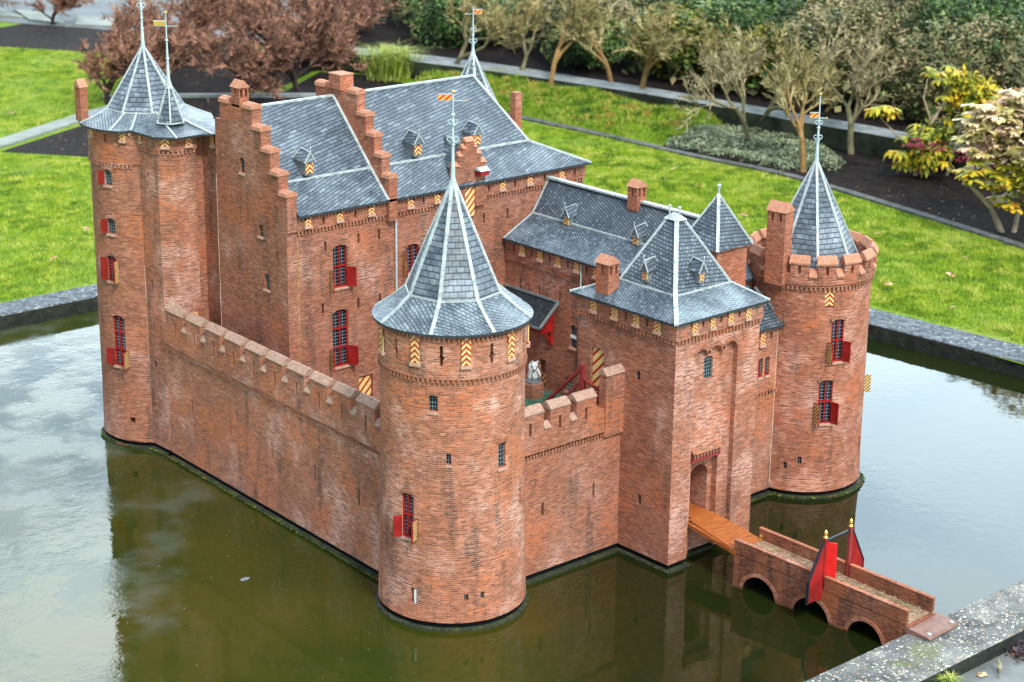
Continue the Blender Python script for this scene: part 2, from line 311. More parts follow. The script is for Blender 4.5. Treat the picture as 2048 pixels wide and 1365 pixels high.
# ------------------------------------------------------------------ mesh building
ORG = {}
def link(o, parent):
    COL.objects.link(o)
    if parent is not None: o.parent = parent
class MB:
    def __init__(s): s.V = []; s.F = []; s.MI = []; s.UV = {}
    def face(s, pts, mi=0, uv=None):
        b = len(s.V); s.V += [tuple(p) for p in pts]; s.F.append(list(range(b, b + len(pts)))); s.MI.append(mi)
        if uv: s.UV[len(s.F) - 1] = uv
    def solid(s, V, F, mi=0):
        b = len(s.V); s.V += [tuple(v) for v in V]
        for f in F: s.F.append([b + i for i in f]); s.MI.append(mi)
    def box(s, x0, x1, y0, y1, z0, z1, mi=0):
        s.solid([(x0, y0, z0), (x1, y0, z0), (x1, y1, z0), (x0, y1, z0), (x0, y0, z1), (x1, y0, z1), (x1, y1, z1), (x0, y1, z1)],
                [(0, 3, 2, 1), (4, 5, 6, 7), (0, 1, 5, 4), (1, 2, 6, 5), (2, 3, 7, 6), (3, 0, 4, 7)], mi)
    def prism(s, poly, z0, z1, mi=0):
        """vertical prism of a counter-clockwise plan polygon"""
        n = len(poly)
        s.solid([(x, y, z0) for x, y in poly] + [(x, y, z1) for x, y in poly],
                [tuple(range(n - 1, -1, -1)), tuple(range(n, 2 * n))] + [(i, (i + 1) % n, n + (i + 1) % n, n + i) for i in range(n)], mi)
    def extr(s, A, B, mi=0):
        """solid between two matching outlines"""
        n = len(A)
        s.solid(list(A) + list(B), [tuple(range(n - 1, -1, -1)), tuple(range(n, 2 * n))] + [(i, (i + 1) % n, n + (i + 1) % n, n + i) for i in range(n)], mi)
    def lathe(s, cx, cy, prof, n=64, a0=0.0, mi=0):
        V = []; F = []
        for r, z in prof:
            for i in range(n):
                a = a0 + 2 * pi * i / n; V.append((cx + r * cos(a), cy + r * sin(a), z))
        m = len(prof)
        for k in range(m - 1):
            for i in range(n):
                j = (i + 1) % n
                F.append((k * n + i, k * n + j, (k + 1) * n + j, (k + 1) * n + i))
        F.append(tuple(range(n - 1, -1, -1))); F.append(tuple((m - 1) * n + i for i in range(n)))
        s.solid(V, F, mi)
    def bar(s, p, q, w, h=None, up=(0, 0, 1), mi=0):
        p = np.array(p, float); q = np.array(q, float); d = q - p; L = np.linalg.norm(d)
        if L < 1e-6: return
        d /= L; up = np.array(up, float); sd = np.cross(d, up)
        if np.linalg.norm(sd) < 1e-4: sd = np.cross(d, (1, 0, 0))
        sd /= np.linalg.norm(sd); u = np.cross(sd, d); h = w if h is None else h
        a, b = sd * w / 2, u * h / 2
        s.solid([p - a - b, p + a - b, p + a + b, p - a + b, q - a - b, q + a - b, q + a + b, q - a + b],
                [(0, 1, 2, 3), (7, 6, 5, 4), (0, 4, 5, 1), (1, 5, 6, 2), (2, 6, 7, 3), (3, 7, 4, 0)], mi)
    def tube(s, pts, rad, n=5, mi=0):
        V = []; F = []; m = len(pts)
        for k, p in enumerate(pts):
            p = np.array(p, float)
            d = np.array(pts[min(k + 1, m - 1)], float) - np.array(pts[max(k - 1, 0)], float); d /= (np.linalg.norm(d) + 1e-9)
            a = np.cross(d, (.3, .2, 1)); a /= (np.linalg.norm(a) + 1e-9); b = np.cross(d, a)
            r = rad[k] if hasattr(rad, '__len__') else rad
            for i in range(n):
                t = 2 * pi * i / n; V.append(p + r * (a * cos(t) + b * sin(t)))
        for k in range(m - 1):
            for i in range(n):
                j = (i + 1) % n; F.append((k * n + i, k * n + j, (k + 1) * n + j, (k + 1) * n + i))
        F.append(tuple(range(n - 1, -1, -1))); F.append(tuple((m - 1) * n + i for i in range(n)))
        s.solid(V, F, mi)
    def ball(s, c, r, sz=1.0, n=8, mi=0):
        prof = [(max(.001, r * sin(pi * k / 6)), c[2] - r * sz * cos(pi * k / 6)) for k in range(7)]
        s.lathe(c[0], c[1], prof, n, mi=mi)

def add_uv(me, polar=None, keep=None, org=(0, 0, 0)):
    uvl = me.uv_layers.new(name='UVMap')
    nv = len(me.vertices); co = np.empty(nv * 3); me.vertices.foreach_get('co', co); co = co.reshape(-1, 3) + np.array(org)
    out = np.zeros((len(me.loops), 2))
    for p in me.polygons:
        li = list(p.loop_indices); P = co[[me.loops[i].vertex_index for i in li]]
        if keep and p.index in keep: out[li] = keep[p.index]; continue
        n = np.array(p.normal)
        if polar and abs(n[2]) < .5:
            cx, cy, R, a0 = polar
            a = np.arctan2(P[:, 1] - cy, P[:, 0] - cx) - a0
            a = (a + 3 * pi) % (2 * pi) - pi
            if a.max() - a.min() > pi: a = np.where(a < 0, a + 2 * pi, a)
            out[li] = np.stack([a * R, P[:, 2]], 1); continue
        t = np.cross((0, 0, 1), n)
        if np.linalg.norm(t) < .12: t = np.array((1.0, 0, 0))
        t = t / np.linalg.norm(t); b = np.cross(n, t)
        out[li] = np.stack([P @ t, P @ b], 1)
    uvl.data.foreach_set('uv', out.ravel())

import bmesh
def fixn(me, merge=False):
    b = bmesh.new(); b.from_mesh(me)
    if merge: bmesh.ops.remove_doubles(b, verts=b.verts, dist=1e-4)
    bmesh.ops.recalc_face_normals(b, faces=b.faces); b.to_mesh(me); b.free(); me.update()
def ob(name, mb, mat, parent=None, polar=None, cuts=None, smooth=False, uv=True, loc=None, merge=False):
    org = np.array(ORG.get(parent.name, (0, 0, 0)) if parent is not None else (loc if loc is not None else (0, 0, 0)), float)
    me = bpy.data.meshes.new(name)
    me.from_pydata([tuple(np.array(v, float) - org) for v in mb.V], [], mb.F)
    mats = mat if isinstance(mat, (list, tuple)) else [mat]
    for m in mats: me.materials.append(m)
    if len(mats) > 1: me.polygons.foreach_set('material_index', mb.MI)
    me.update()
    if cuts or merge: fixn(me, merge)
    o = bpy.data.objects.new(name, me)
    link(o, parent)
    if parent is None: o.location = tuple(org)
    ORG[o.name] = tuple(org)
    if cuts:
        for grp in cuts:
            if not grp.V: continue
            cm = bpy.data.meshes.new('cut'); cm.from_pydata([tuple(np.array(v, float) - org) for v in grp.V], [], grp.F); cm.update(); fixn(cm)
            co = bpy.data.objects.new('cut', cm); COL.objects.link(co); co.parent = o.parent
            if parent is None: co.location = tuple(org)
            md = o.modifiers.new('b', 'BOOLEAN'); md.operation = 'DIFFERENCE'; md.object = co; md.solver = 'EXACT'
            bpy.context.view_layer.update()
            dg = bpy.context.evaluated_depsgraph_get()
            nm = bpy.data.meshes.new_from_object(o.evaluated_get(dg))
            o.modifiers.remove(md); o.data = nm; nm.name = name
            bpy.data.objects.remove(co); bpy.data.meshes.remove(cm)
        if me.users == 0: bpy.data.meshes.remove(me)
        me = o.data
    if uv: add_uv(me, polar, mb.UV if not cuts else None, org)
    if smooth: me.polygons.foreach_set('use_smooth', [True] * len(me.polygons))
    return o
def tag(o, label=None, cat=None, group=None, kind=None):
    if label: o['label'] = label
    if cat: o['category'] = cat
    if group: o['group'] = group
    if kind: o['kind'] = kind
    return o
def thing(name, label, cat, loc, group=None, rz=0.0):
    o = bpy.data.objects.new(name, None); COL.objects.link(o); o.location = loc; o.rotation_euler = (0, 0, rz)
    o.empty_display_size = .2
    ORG[o.name] = tuple(loc); return tag(o, label, cat, group)

class Fr:
    """a frame on a wall: u to the right seen from outside, z up, d outwards"""
    def __init__(s, x, y, n): s.x, s.y = x, y; L = math.hypot(*n); s.n = (n[0] / L, n[1] / L); s.t = (-s.n[1], s.n[0])
    def p(s, u, z, d=0.0): return (s.x + s.t[0] * u + s.n[0] * d, s.y + s.t[1] * u + s.n[1] * d, z)
    def extr(s, mb, poly, d0, d1, mi=0):      # polygon in (u,z), counter-clockwise seen from outside
        mb.extr([s.p(u, z, d0) for u, z in poly], [s.p(u, z, d1) for u, z in poly], mi)
    def box(s, mb, u0, u1, z0, z1, d0, d1, mi=0): s.extr(mb, [(u0, z0), (u1, z0), (u1, z1), (u0, z1)], d0, d1, mi)
def archpoly(w, z0, z1, rise, u=0.0, n=7):
    if rise <= 0: return [(u - w / 2, z0), (u + w / 2, z0), (u + w / 2, z1), (u - w / 2, z1)]
    P = [(u - w / 2, z0), (u + w / 2, z0)]
    for k in range(n + 1):
        a = pi * k / n; P.append((u + w / 2 * cos(a), z1 - rise + rise * sin(a)))
    return P
def cylF(cx, cy, R, deg): a = radians(deg); return Fr(cx + R * cos(a), cy + R * sin(a), (cos(a), sin(a)))

def stripe_board(mb, fr, u0, u1, z0, z1, d, scale=None, mi=0, back=.03, hw=None):
    fr.box(mb, u0, u1, z0, z1, d - back, d, mi)
    w = (u1 - u0) if hw is None else hw; uc = (u0 + u1) / 2
    fi = len(mb.F) - 6
    # outer face is the one at d (the second cap)
    mb.UV[fi + 1] = [((u0 - uc) / w, 0), ((u1 - uc) / w, 0), ((u1 - uc) / w, (z1 - z0) / w), ((u0 - uc) / w, (z1 - z0) / w)]
def chev(parent, fr, z0, z1, w, tall=False, sill=True, d=.035):
    mb = MB(); stripe_board(mb, fr, -w / 2, w / 2, z0, z1, d)
    o = ob('chevron_shutter', mb, CHEV2 if tall else CHEV, parent)
    if sill:
        s = MB(); fr.box(s, -w * .62, w * .62, z0 - .07, z0 - .005, -.01, .06); ob('shutter_sill', s, STONE, o)
    return o
def slit(cut, fr, z0, z1, w=.05, cross=False, depth=.30):
    w = max(w, .068)
    P = [(-w / 2, z0), (w / 2, z0), (w / 2, z1), (-w / 2, z1)]
    if cross:
        zc = z0 + (z1 - z0) * .42; q = w * 1.15; h = (z1 - z0) * .10
        P = [(-w / 2, z0), (w / 2, z0), (w / 2, zc - h), (q, zc), (w / 2, zc + h), (w / 2, z1), (-w / 2, z1), (-w / 2, zc + h), (-q, zc), (-w / 2, zc - h)]
    fr.extr(cut, P, -depth, .08)
def win(parent, cut, fr, z0, z1, w, kind='grille', rise=None, rows=1, shut='', sh=None, sill=True, depth=.09, lint=True, barc=None, cols=None, diag=None):
    rise = w * .22 if rise is None else rise
    fr.extr(cut, archpoly(w, z0, z1, rise), -depth, .08)
    pane = MB(); fr.extr(pane, archpoly(w * .99, z0, z1 - .003, rise), -depth - .02, -depth + .012)
    wo = ob('window', pane, GLASS, parent)
    dd = -depth + .012
    red = kind == 'red'
    fwid = .028 if red else .0
    H = z1 - z0
    ys = [z0 + H * k / rows for k in range(rows + 1)]
    bars = MB(); b = .009
    halves = [(-w / 2 + fwid, -.012), (.012, w / 2 - fwid)] if red else [(-w / 2, w / 2)]
    for (a0, a1) in halves:
        nc = cols or (2 if red else max(2, int(round(w / .075))))
        for i in range(0 if not red else 1, nc + (1 if not red else 0)):
            u = a0 + (a1 - a0) * i / nc; fr.box(bars, u - b / 2, u + b / 2, z0, z1 - rise * .6, dd, dd + .010)
        nr = max(2, int(round(H / .085)))
        for i in range(1, nr):
            z = z0 + H * i / nr; fr.box(bars, a0, a1, z - b / 2, z + b / 2, dd, dd + .012)
    ob('glazing_bars', bars, barc or BARS, wo)
    if red:
        f = MB(); d1 = dd + .045
        fr.box(f, -w / 2 - .004, -w / 2 + fwid, z0, z1 - rise * .7, dd, d1); fr.box(f, w / 2 - fwid, w / 2 + .004, z0, z1 - rise * .7, dd, d1)
        fr.box(f, -.017, .017, z0, z1 - .01, dd, d1)
        for k, y in enumerate(ys[:-1]): fr.box(f, -w / 2 + .02, w / 2 - .02, y - (0 if k == 0 else .017), y + (.035 if k == 0 else .017), dd, d1 + .003)
        ob('window_frame', f, RED, wo)
    if lint and rise > 0:
        l = MB(); n = 8; wo2 = w / 2 + .012
        for (ra, rb) in ((0, .075),):
            A = []; B = []
            for k in range(n + 1):
                a = pi * (.06 + .88 * k / n)
                A.append((wo2 * cos(a), z1 - rise + (rise + .004) * sin(a) + ra)); B.append(((wo2 + .045) * cos(a), z1 - rise + (rise + .008) * sin(a) + rb))
            for k in range(n):
                fr.extr(l, [A[k + 1], A[k], B[k], B[k + 1]], -.02, .012)
        ob('brick_arch', l, BR_TRM, wo)
    if sill:
        s = MB(); fr.box(s, -w * .6, w * .6, z0 - .055, z0 - .002, -.06, .035); ob('window_sill', s, STONE, wo)
    shh = sh or (H / rows)
    for side, ch in ((-1, 'L'), (1, 'R')):
        if ch not in shut and ch.lower() not in shut: continue
        sw = w / 2 + .03; ang = radians(118)
        sside = -1 if (fr.n[0] * .75 - fr.n[1] * .66) > 0 else 1; hoff = 0.0
        if side == sside and ch in shut:      # this leaf stands so that its striped outside shows
            best = None
            for dg_ in range(60, 172, 4):
                a_ = radians(dg_); qq = (fr.t[0] * -side * cos(a_) + fr.n[0] * sin(a_), fr.t[1] * -side * cos(a_) + fr.n[1] * sin(a_))
                on = (qq[1], -qq[0]) if side < 0 else (-qq[1], qq[0]); e_ = abs(on[0] * -.66 + on[1] * -.75 - .42)
                if best is None or e_ < best[0]: best = (e_, a_)
            ang = best[1]; hoff = .10
        if ch.lower() in shut: ang = radians(172)     # folded flat on the wall
        # hinge at the jamb; closed direction is -side along u, opened by ang
        du = -side * cos(ang); dn = sin(ang)
        hx = fr.p(side * (w / 2 + hoff), 0, .012)
        q = (fr.t[0] * du + fr.n[0] * dn, fr.t[1] * du + fr.n[1] * dn)
        nn = (q[1], -q[0]) if side > 0 else (-q[1], q[0])   # inner face
        f2 = Fr(hx[0], hx[1], nn)
        sgn = 1 if (f2.t[0] * q[0] + f2.t[1] * q[1]) > 0 else -1
        u0, u1 = (0, sw) if sgn > 0 else (-sw, 0)
        m = MB(); za, zb = z0 + .012, z0 + shh
        f2.box(m, u0, u1, za, zb, 0, .022, 0)
        # raised border of the red inside and the striped outside
        for (a, b2, c2, d2) in ((u0, u1, za, za + .022), (u0, u1, zb - .022, zb), (u0, u0 + .02, za + .022, zb - .022), (u1 - .02, u1, za + .022, zb - .022)):
            f2.box(m, a, b2, c2, d2, .022, .032, 0)
        f3 = Fr(hx[0], hx[1], (-nn[0], -nn[1])); v0, v1 = -u1, -u0
        stripe_board(m, f3, v0 + .012, v1 - .012, za + .012, zb - .012, .006, mi=1, back=.004)
        ob('shutter', m, [RED, diag or DIAGD], wo)
    return wo
def comb(mb, P, n, w, gap, z0, z1, zt, d, flip=None):
    """a connected toothed course: P(u, z, d) maps to space; n teeth"""
    st = w + gap
    for i in range(n):
        a, b, c, e = i * st, i * st + gap / 2, i * st + gap / 2 + w, (i + 1) * st
        for (u0, u1) in ((a, b), (b, c), (c, e)):
            A = [P(u0, z1, -.01), P(u1, z1, -.01), P(u1, zt, -.01), P(u0, zt, -.01)]; B = [P(u0, z1, d), P(u1, z1, d), P(u1, zt, d), P(u0, zt, d)]
            mb.solid(A + B, [(4, 5, 6, 7), (7, 6, 2, 3)] + ([(0, 1, 5, 4)] if (u0, u1) != (b, c) else []))
        A = [P(b, z0, -.01), P(c, z0, -.01), P(c, z1, -.01), P(b, z1, -.01)]; B = [P(b, z0, d), P(c, z0, d), P(c, z1, d), P(b, z1, d)]
        mb.solid(A + B, [(4, 5, 6, 7), (0, 1, 5, 4), (0, 4, 7, 3), (1, 2, 6, 5)])
def dentils(parent, name, frs, z0, z1, d=.045, w=.055, gap=.05, band=None, mat=None):
    """little corbel blocks hanging from a thin string course; frs: list of (frame, length)"""
    for fr, L in frs:
        mb = MB(); n = max(1, int(L / (w + gap))); st = L / n
        comb(mb, fr.p, n, w, st - w, z0, z1, z1 + (band or .018), d); o = ob(name, mb, mat or BR_TRM, parent, merge=True)
    return o
def dentils_round(parent, cx, cy, R, z0, z1, a0=-220, a1=20, d=.04, w=.055, gap=.05, mat=None, name='corbel_table'):
    mb = MB(); n = int(radians(a1 - a0) * R / (w + gap)); st = radians(a1 - a0) * R / n
    P = lambda u, z, dd: (cx + (R + dd) * cos(radians(a0) + u / R), cy + (R + dd) * sin(radians(a0) + u / R), z)
    comb(mb, P, n, w, st - w, z0, z1, z1 + .018, d); return ob(name, mb, mat or BR_TRM, parent, merge=True)
def split_ob(name, mb, mat, T):
    parent = list(range(len(mb.V)))
    def find(i):
        while parent[i] != i: parent[i] = parent[parent[i]]; i = parent[i]
        return i
    for f in mb.F:
        for i in f[1:]: parent[find(i)] = find(f[0])
    gr = {}
    for f in mb.F: gr.setdefault(find(f[0]), []).append(f)
    for fs in gr.values():
        m2 = MB()
        for f in fs: m2.face([mb.V[i] for i in f])
        ob(name, m2, mat, T, merge=True)
def curve_strip(mb, pts, w=.06, h=.035, up=(0, 0, 1)):
    for a, b in zip(pts[:-1], pts[1:]): mb.bar(a, b, w, h, up)
def finial(parent, x, y, z0, z1, flag='l', scrolls=(), collars=(), flagw=.3, gold=True, flagm=None, tilt=(0, 0), fz=None):
    H = z1 - z0
    P = lambda k: (x + tilt[0] * k, y + tilt[1] * k, z0 + H * k)
    m = MB(); m.tube([P(0), P(.25), P(.6), P(1)], [.05, .032, .02, .011], 8)
    for k in collars: m.ball(P(k), .045, .6)
    fo = ob('finial', m, FINM, parent)
    vx, vy = .75, -.66     # seen broadside
    for (k, r) in scrolls:
        sc = MB(); c = P(k)
        for sd in (-1, 1):
            for dr in ((vx, vy), (vy, -vx)):
                pts = []
                for i in range(15):
                    t = i / 14; a = -pi / 2 + t * 2.1 * pi; rr = r * (1 - .55 * t)
                    cx = r * 1.0
                    pts.append((c[0] + sd * dr[0] * (cx + rr * cos(a + pi) * .9), c[1] + sd * dr[1] * (cx + rr * cos(a + pi) * .9), c[2] + rr * sin(a)))
                sc.tube([c] + pts, .010, 4)
        ob('scrollwork', sc, FINM, fo)
    if flag:
        sd = -1 if flag == 'l' else 1
        zt = (fz if fz is not None else z1 - .08 * H); c = P((zt - z0) / H)
        hh = .12
        f = Fr(c[0], c[1], (vy, -vx))   # u runs along the broadside of the vane
        m = MB()
        a, b = (-flagw, -.02) if sd < 0 else (.02, flagw)
        f.box(m, a, b, zt - hh, zt - .015, -.008, .008)
        n0 = len(m.F) - 6; uvq = [(a / .11, 0), (b / .11, 0), (b / .11, hh / .11), (a / .11, hh / .11)]
        m.UV[n0] = list(reversed(uvq)); m.UV[n0 + 1] = uvq
        ob('weather_vane', m, flagm or FLAGM, fo)
        m = MB()
        e = -1 if a < 0 else 1
        m.tube([f.p(e * flagw, zt + .0), f.p(0, zt)], .009, 4); m.tube([f.p(e * flagw, zt - hh - .01), f.p(-e * flagw * .8, zt - hh - .01)], .009, 4)
        ob('vane_rail', m, FINM, fo)
        m = MB(); m.ball(f.p(-e * flagw * .82, zt - hh - .01), .022); ob('gold_tip', m, GOLD, fo)
    if gold:
        m = MB(); m.ball(P(1.0), .036); ob('gold_ball', m, GOLD, fo)
    return fo
def chimney(parent, x0, x1, y0, y1, z0, z1, rx=True, mat=None, slots=True, top='gable', rot=None, sides=('x', 'y')):
    m = MB(); w = .0
    m.box(x0, x1, y0, y1, z0, z1)
    cut = MB()
    if slots:
        zs0, zs1 = z1 - .24, z1 - .04; nx = 2
        for i in range(nx):
            c = x0 + (x1 - x0) * (i + .5) / nx; cut.box(c - .035, c + .035, y0 - .05, y1 + .05, zs0, zs1)
    cut2 = MB()
    if slots:
        c = (y0 + y1) / 2; cut2.box(x0 - .05, x1 + .05, c - .035, c + .035, z1 - .24, z1 - .04)
    ch = ob('chimney', m, mat or BR_CHI, parent, cuts=[cut, cut2] if slots else None)
    c = MB(); o = .03
    if top == 'gable':
        h = .17
        if rx:
            ym = (y0 + y1) / 2
            c.extr([(x0 - o, y0 - o, z1), (x0 - o, y1 + o, z1), (x0 - o, ym, z1 + h)], [(x1 + o, y0 - o, z1), (x1 + o, y1 + o, z1), (x1 + o, ym, z1 + h)])
        else:
            xm = (x0 + x1) / 2
            c.extr([(x1 + o, y0 - o, z1), (x0 - o, y0 - o, z1), (xm, y0 - o, z1 + h)], [(x1 + o, y1 + o, z1), (x0 - o, y1 + o, z1), (xm, y1 + o, z1 + h)])
    else: c.box(x0 - .01, x1 + .01, y0 - .01, y1 + .01, z1, z1 + .03)
    ob('chimney_cap', c, CAPR, ch)
    return ch
def dormer(parent, x, y, z0, ax, w=.20, h=.27, back=.45, flip=1):
    """a small roof dormer: ax = outward direction in plan"""
    fr = Fr(x, y, ax)
    m = MB()
    fr.extr(m, [(-w / 2, z0 - .05), (w / 2, z0 - .05), (w / 2, z0 + h), (0, z0 + h + .19), (-w / 2, z0 + h)], -back, 0)
    d = ob('dormer', m, LEADD, parent)
    b = MB(); stripe_board(b, fr, -w / 2 + .012, w / 2 - .012, z0, z0 + h - .01, .02, back=.025); ob('chevron_shutter', b, CHEV, d)
    r = MB(); z = z0 + h; p = .22; o = w / 2 + .045
    # gabled roof rising slightly to the back
    A = [fr.p(-o, z - .03, .05), fr.p(o, z - .03, .05), fr.p(0, z + p, .05)]  # front verge
    B = [fr.p(-o, z + .02, -back), fr.p(o, z + .02, -back), fr.p(0, z + p + .04, -back)]
    r.extr(B, A); ob('dormer_roof', r, SL_HAL, d)
    l = MB()
    l.bar(A[0], A[2], .02, .025); l.bar(A[1], A[2], .02, .025)
    ra = np.array(fr.p(0, z + p + .0, .06)); rb = np.array(fr.p(0, z + p + .05, -back * .8))
    l.bar(ra, rb, .025, .02); l.bar(rb, B[0], .025, .02); l.bar(rb, B[1], .025, .02)
    l.tube([ra, ra + (0, 0, .1)], .012, 5); l.ball(ra + (0, 0, .11), .022)
    ob('lead_trim', l, LEAD, d)
    return d

# ------------------------------------------------------------------ roofs
def octR(R, a, a0): k = ((degrees(a) - a0) % 45) - 22.5; return R * cos(radians(22.5)) / cos(radians(k))
def spire(parent, cx, cy, a0, R, zk, za, mat, n=8, sw=.055, name='cone_roof', toph=.03):
    m = MB(); pts = [(cx + R * cos(radians(a0 + 360 / n * i)), cy + R * sin(radians(a0 + 360 / n * i)), zk) for i in range(n)]
    tp = [(cx + toph * cos(radians(a0 + 360 / n * i)), cy + toph * sin(radians(a0 + 360 / n * i)), za) for i in range(n)]
    m.extr(pts, tp); o = ob(name, m, mat, parent)
    l = MB()
    for p, q in zip(pts, tp):
        up = (p[0] - cx, p[1] - cy, R * .5); l.bar(p, q, sw, .035, up)
    for i in range(n): l.bar(pts[i], pts[(i + 1) % n], .055, .03)
    l.lathe(cx, cy, [(.10, za - .16), (.055, za + .03), (.03, za + .1)], 10)
    ob('lead_ridge', l, LEAD, o)
    return o
def skirt(parent, eave, knee, mat, uvt=None, lip=.05, name='roof_skirt', concave=.03, strips=(), sw=.06):
    m = MB(); n = len(eave)
    mid = [((e[0] + k[0]) / 2, (e[1] + k[1]) / 2, (e[2] + k[2]) / 2 - concave) for e, k in zip(eave, knee)]
    lo = [(e[0], e[1], e[2] - lip) for e in eave]; ki = [(k[0], k[1], k[2] - .12) for k in knee]
    rings = [eave, mid, knee]
    for a, b in ((0, 1), (1, 2)):
        for i in range(n):
            j = (i + 1) % n; P = [rings[a][i], rings[a][j], rings[b][j], rings[b][i]]; uv = None
            if uvt:
                t = uvt[i]; bn = (-t[1], t[0])
                uv = [(p[0] * t[0] + p[1] * t[1], (p[0] * bn[0] + p[1] * bn[1]) * 1.15) for p in P]
            m.face(P, 0, uv)
    for i in range(n):
        j = (i + 1) % n
        m.face([lo[i], lo[j], eave[j], eave[i]], 1); m.face([ki[i], ki[j], lo[j], lo[i]], 1)
    o = ob(name, m, [mat, BLACKS], parent)
    if strips:
        for i in strips:
            l = MB(); up = (0, 0, 1); l.bar(np.array(knee[i]) + (0, 0, .01), np.array(mid[i]) + (0, 0, .012), sw, .03, up); l.bar(np.array(mid[i]) + (0, 0, .012), np.array(eave[i]) + (0, 0, .0), sw, .03, up); ob('lead_strip', l, LEAD, o)
    return o
BLACKS = plain('dark_slate_edge', (.030, .040, .050), .7, .3, .4, 8)
ZB = .17

# ------------------------------------------------------------------ front round tower
FX, FY = -.10, -.11
T = thing('round_tower', 'fat round brick tower at the near corner, under a pointed slate cone with striped vane', 'tower', (FX, FY, 0), 'round corner towers')
m = MB(); m.lathe(FX, FY, [(1.585, ZB), (1.56, .9), (1.515, 3.0), (1.50, 5.36), (1.50, 5.47), (1.53, 5.49), (1.53, 6.46)], 96, a0=radians(50))
c1 = MB(); c2 = MB()
cf = lambda d, R=1.5: cylF(FX, FY, R, d)
for d in (-177.4 + 39.3 * k for k in (-1, 0, 1, 2, 3, 4)): slit(c1, cf(d, 1.53), 5.76, 6.18, .055, True)
win(T, c1, cf(-144.6), 4.78, 5.13, .19, cols=3, depth=.10)
win(T, c1, cf(-132.5), 3.66, 3.90, .10, rise=.01, cols=2, lint=False)
win(T, c1, cf(-87.6, 1.51), 3.45, 4.0, .20, cols=3)
win(T, c1, cf(-166.5, 1.53), 1.95, 2.93, .30, 'red', rows=2, shut='LR', sh=.47)
win(T, c1, cf(-118.8, 1.565), .66, .81, .09, rise=0, cols=2, sill=False)
win(T, c1, cf(-106.1, 1.565), .66, .81, .09, rise=0, cols=2, sill=False)
fr = cf(-160.5, 1.56); slit(c1, fr, .50, .86, .16, depth=.12)
wp = MB(); fr.box(wp, .005, .075, .51, .83, -.10, -.02); ob('niche_panel', wp, WHITE, T)
slit(c1, cf(-60, 1.53), 2.37, 2.77, .20, depth=.12)
ob('wall', m, BR_TOW, T, polar=(FX, FY, 1.53, radians(-130)), cuts=[c1])
dentils_round(T, FX, FY, 1.50, 5.39, 5.475, d=.042, w=.05, gap=.05)
dentils_round(T, FX, FY, 1.53, 6.28, 6.37, d=.05, w=.045, gap=.05, name='eave_corbels')
for d in (-197, -158.1, -119.6, -80.7, -42): chev(T, cf(d, 1.535), 5.79, 6.40, .185, True)
A0 = -99.7; n = 48
az = [radians(A0 + 360 * i / n) for i in range(n)]
ev = [(FX + 1.655 * cos(a), FY + 1.655 * sin(a), 6.445) for a in az]
kn = [(FX + octR(1.0, a, A0) * cos(a), FY + octR(1.0, a, A0) * sin(a), 6.93) for a in az]
tv = [(-sin(radians(A0 + 45 * (i // 6) + 22.5)), cos(radians(A0 + 45 * (i // 6) + 22.5))) for i in range(n)]
skirt(T, ev, kn, SL_SKT, tv, strips=range(0, n, 6), sw=.075)
spire(T, FX, FY, A0, 1.0, 6.93, 9.18, SL_TOW, sw=.075)
finial(T, FX, FY, 9.2, 10.98, 'l', scrolls=((.46, .075), (.66, .06)), collars=(.40, .62, .74), flagw=.30, fz=10.93)

# ------------------------------------------------------------------ left round tower with its stair turret
LX, LY = .55, 12.78
T = thing('round_tower', 'tall round brick tower at the far left with two slate spires', 'tower', (LX, LY, 0), 'round corner towers')
lf = lambda d, R=1.45: cylF(LX, LY, R, d)
c1 = MB(); c2 = MB()
win(T, c1, lf(-164.6), 6.88, 7.28, .24, cols=4, shut='l', rise=.06, sh=.36)
win(T, c1, lf(-163.6), 5.64, 6.04, .26, cols=4, shut='l', rise=.06, sh=.36)
win(T, c1, lf(-165.5), 4.40, 5.06, .30, 'red', rows=1, shut='lR', sh=.60)
win(T, c1, lf(-160.5), 2.17, 3.52, .36, 'red', rows=3, shut='lR')
slit(c1, lf(-149.5), .66, .82, .16)
slit(c1, lf(-164.7), 7.97, 8.18, .07)
m = MB(); m.lathe(LX, LY, [(1.47, ZB), (1.45, 1.5), (1.44, 7.44), (1.47, 7.46), (1.47, 8.31)], 84, a0=radians(60))
ob('wall', m, BR_LTW, T, polar=(LX, LY, 1.45, radians(-130)), cuts=[c1])
dentils_round(T, LX, LY, 1.44, 7.36, 7.45, a0=-215, a1=-135)
dentils_round(T, LX, LY, 1.47, 8.20, 8.29, a0=-215, a1=-135, name='eave_corbels')
tp = [(-.36, 11.9), (-.34, 10.85), (-.03, 10.50), (.52, 10.50), (.54, 10.80), (1.5, 10.80), (1.5, 12.6), (.2, 12.9)]
c1 = MB()
fA = Fr(-.345, 11.25, (-1, 0))
for (y, za, zb, w) in ((11.30, 7.22, 7.36, .08), (11.37, 4.32, 4.58, .08), (11.36, 3.2, 3.47, .06), (11.38, 2.27, 2.45, .12)): slit(c1, Fr(-.345, y, (-1, 0)), za, zb, w)
m = MB(); m.prism(tp, ZB, 7.95); tu = ob('stair_turret', m, BR_LTW, T, cuts=[c1])
def offs(poly, d):
    n = len(poly); out = []
    for i in range(n):
        a, b, c = np.array(poly[i - 1]), np.array(poly[i]), np.array(poly[(i + 1) % n])
        n1 = np.array([(b - a)[1], -(b - a)[0]]); n1 /= np.linalg.norm(n1); n2 = np.array([(c - b)[1], -(c - b)[0]]); n2 /= np.linalg.norm(n2)
        k = n1 + n2; out.append(tuple(b + k * d / max(.35, (1 + n1 @ n2))))
    return out
m = MB(); m.prism(offs(tp, .035), 7.95, 8.31); ob('turret_upper_storey', m, BR_LTW, T)
runs = []
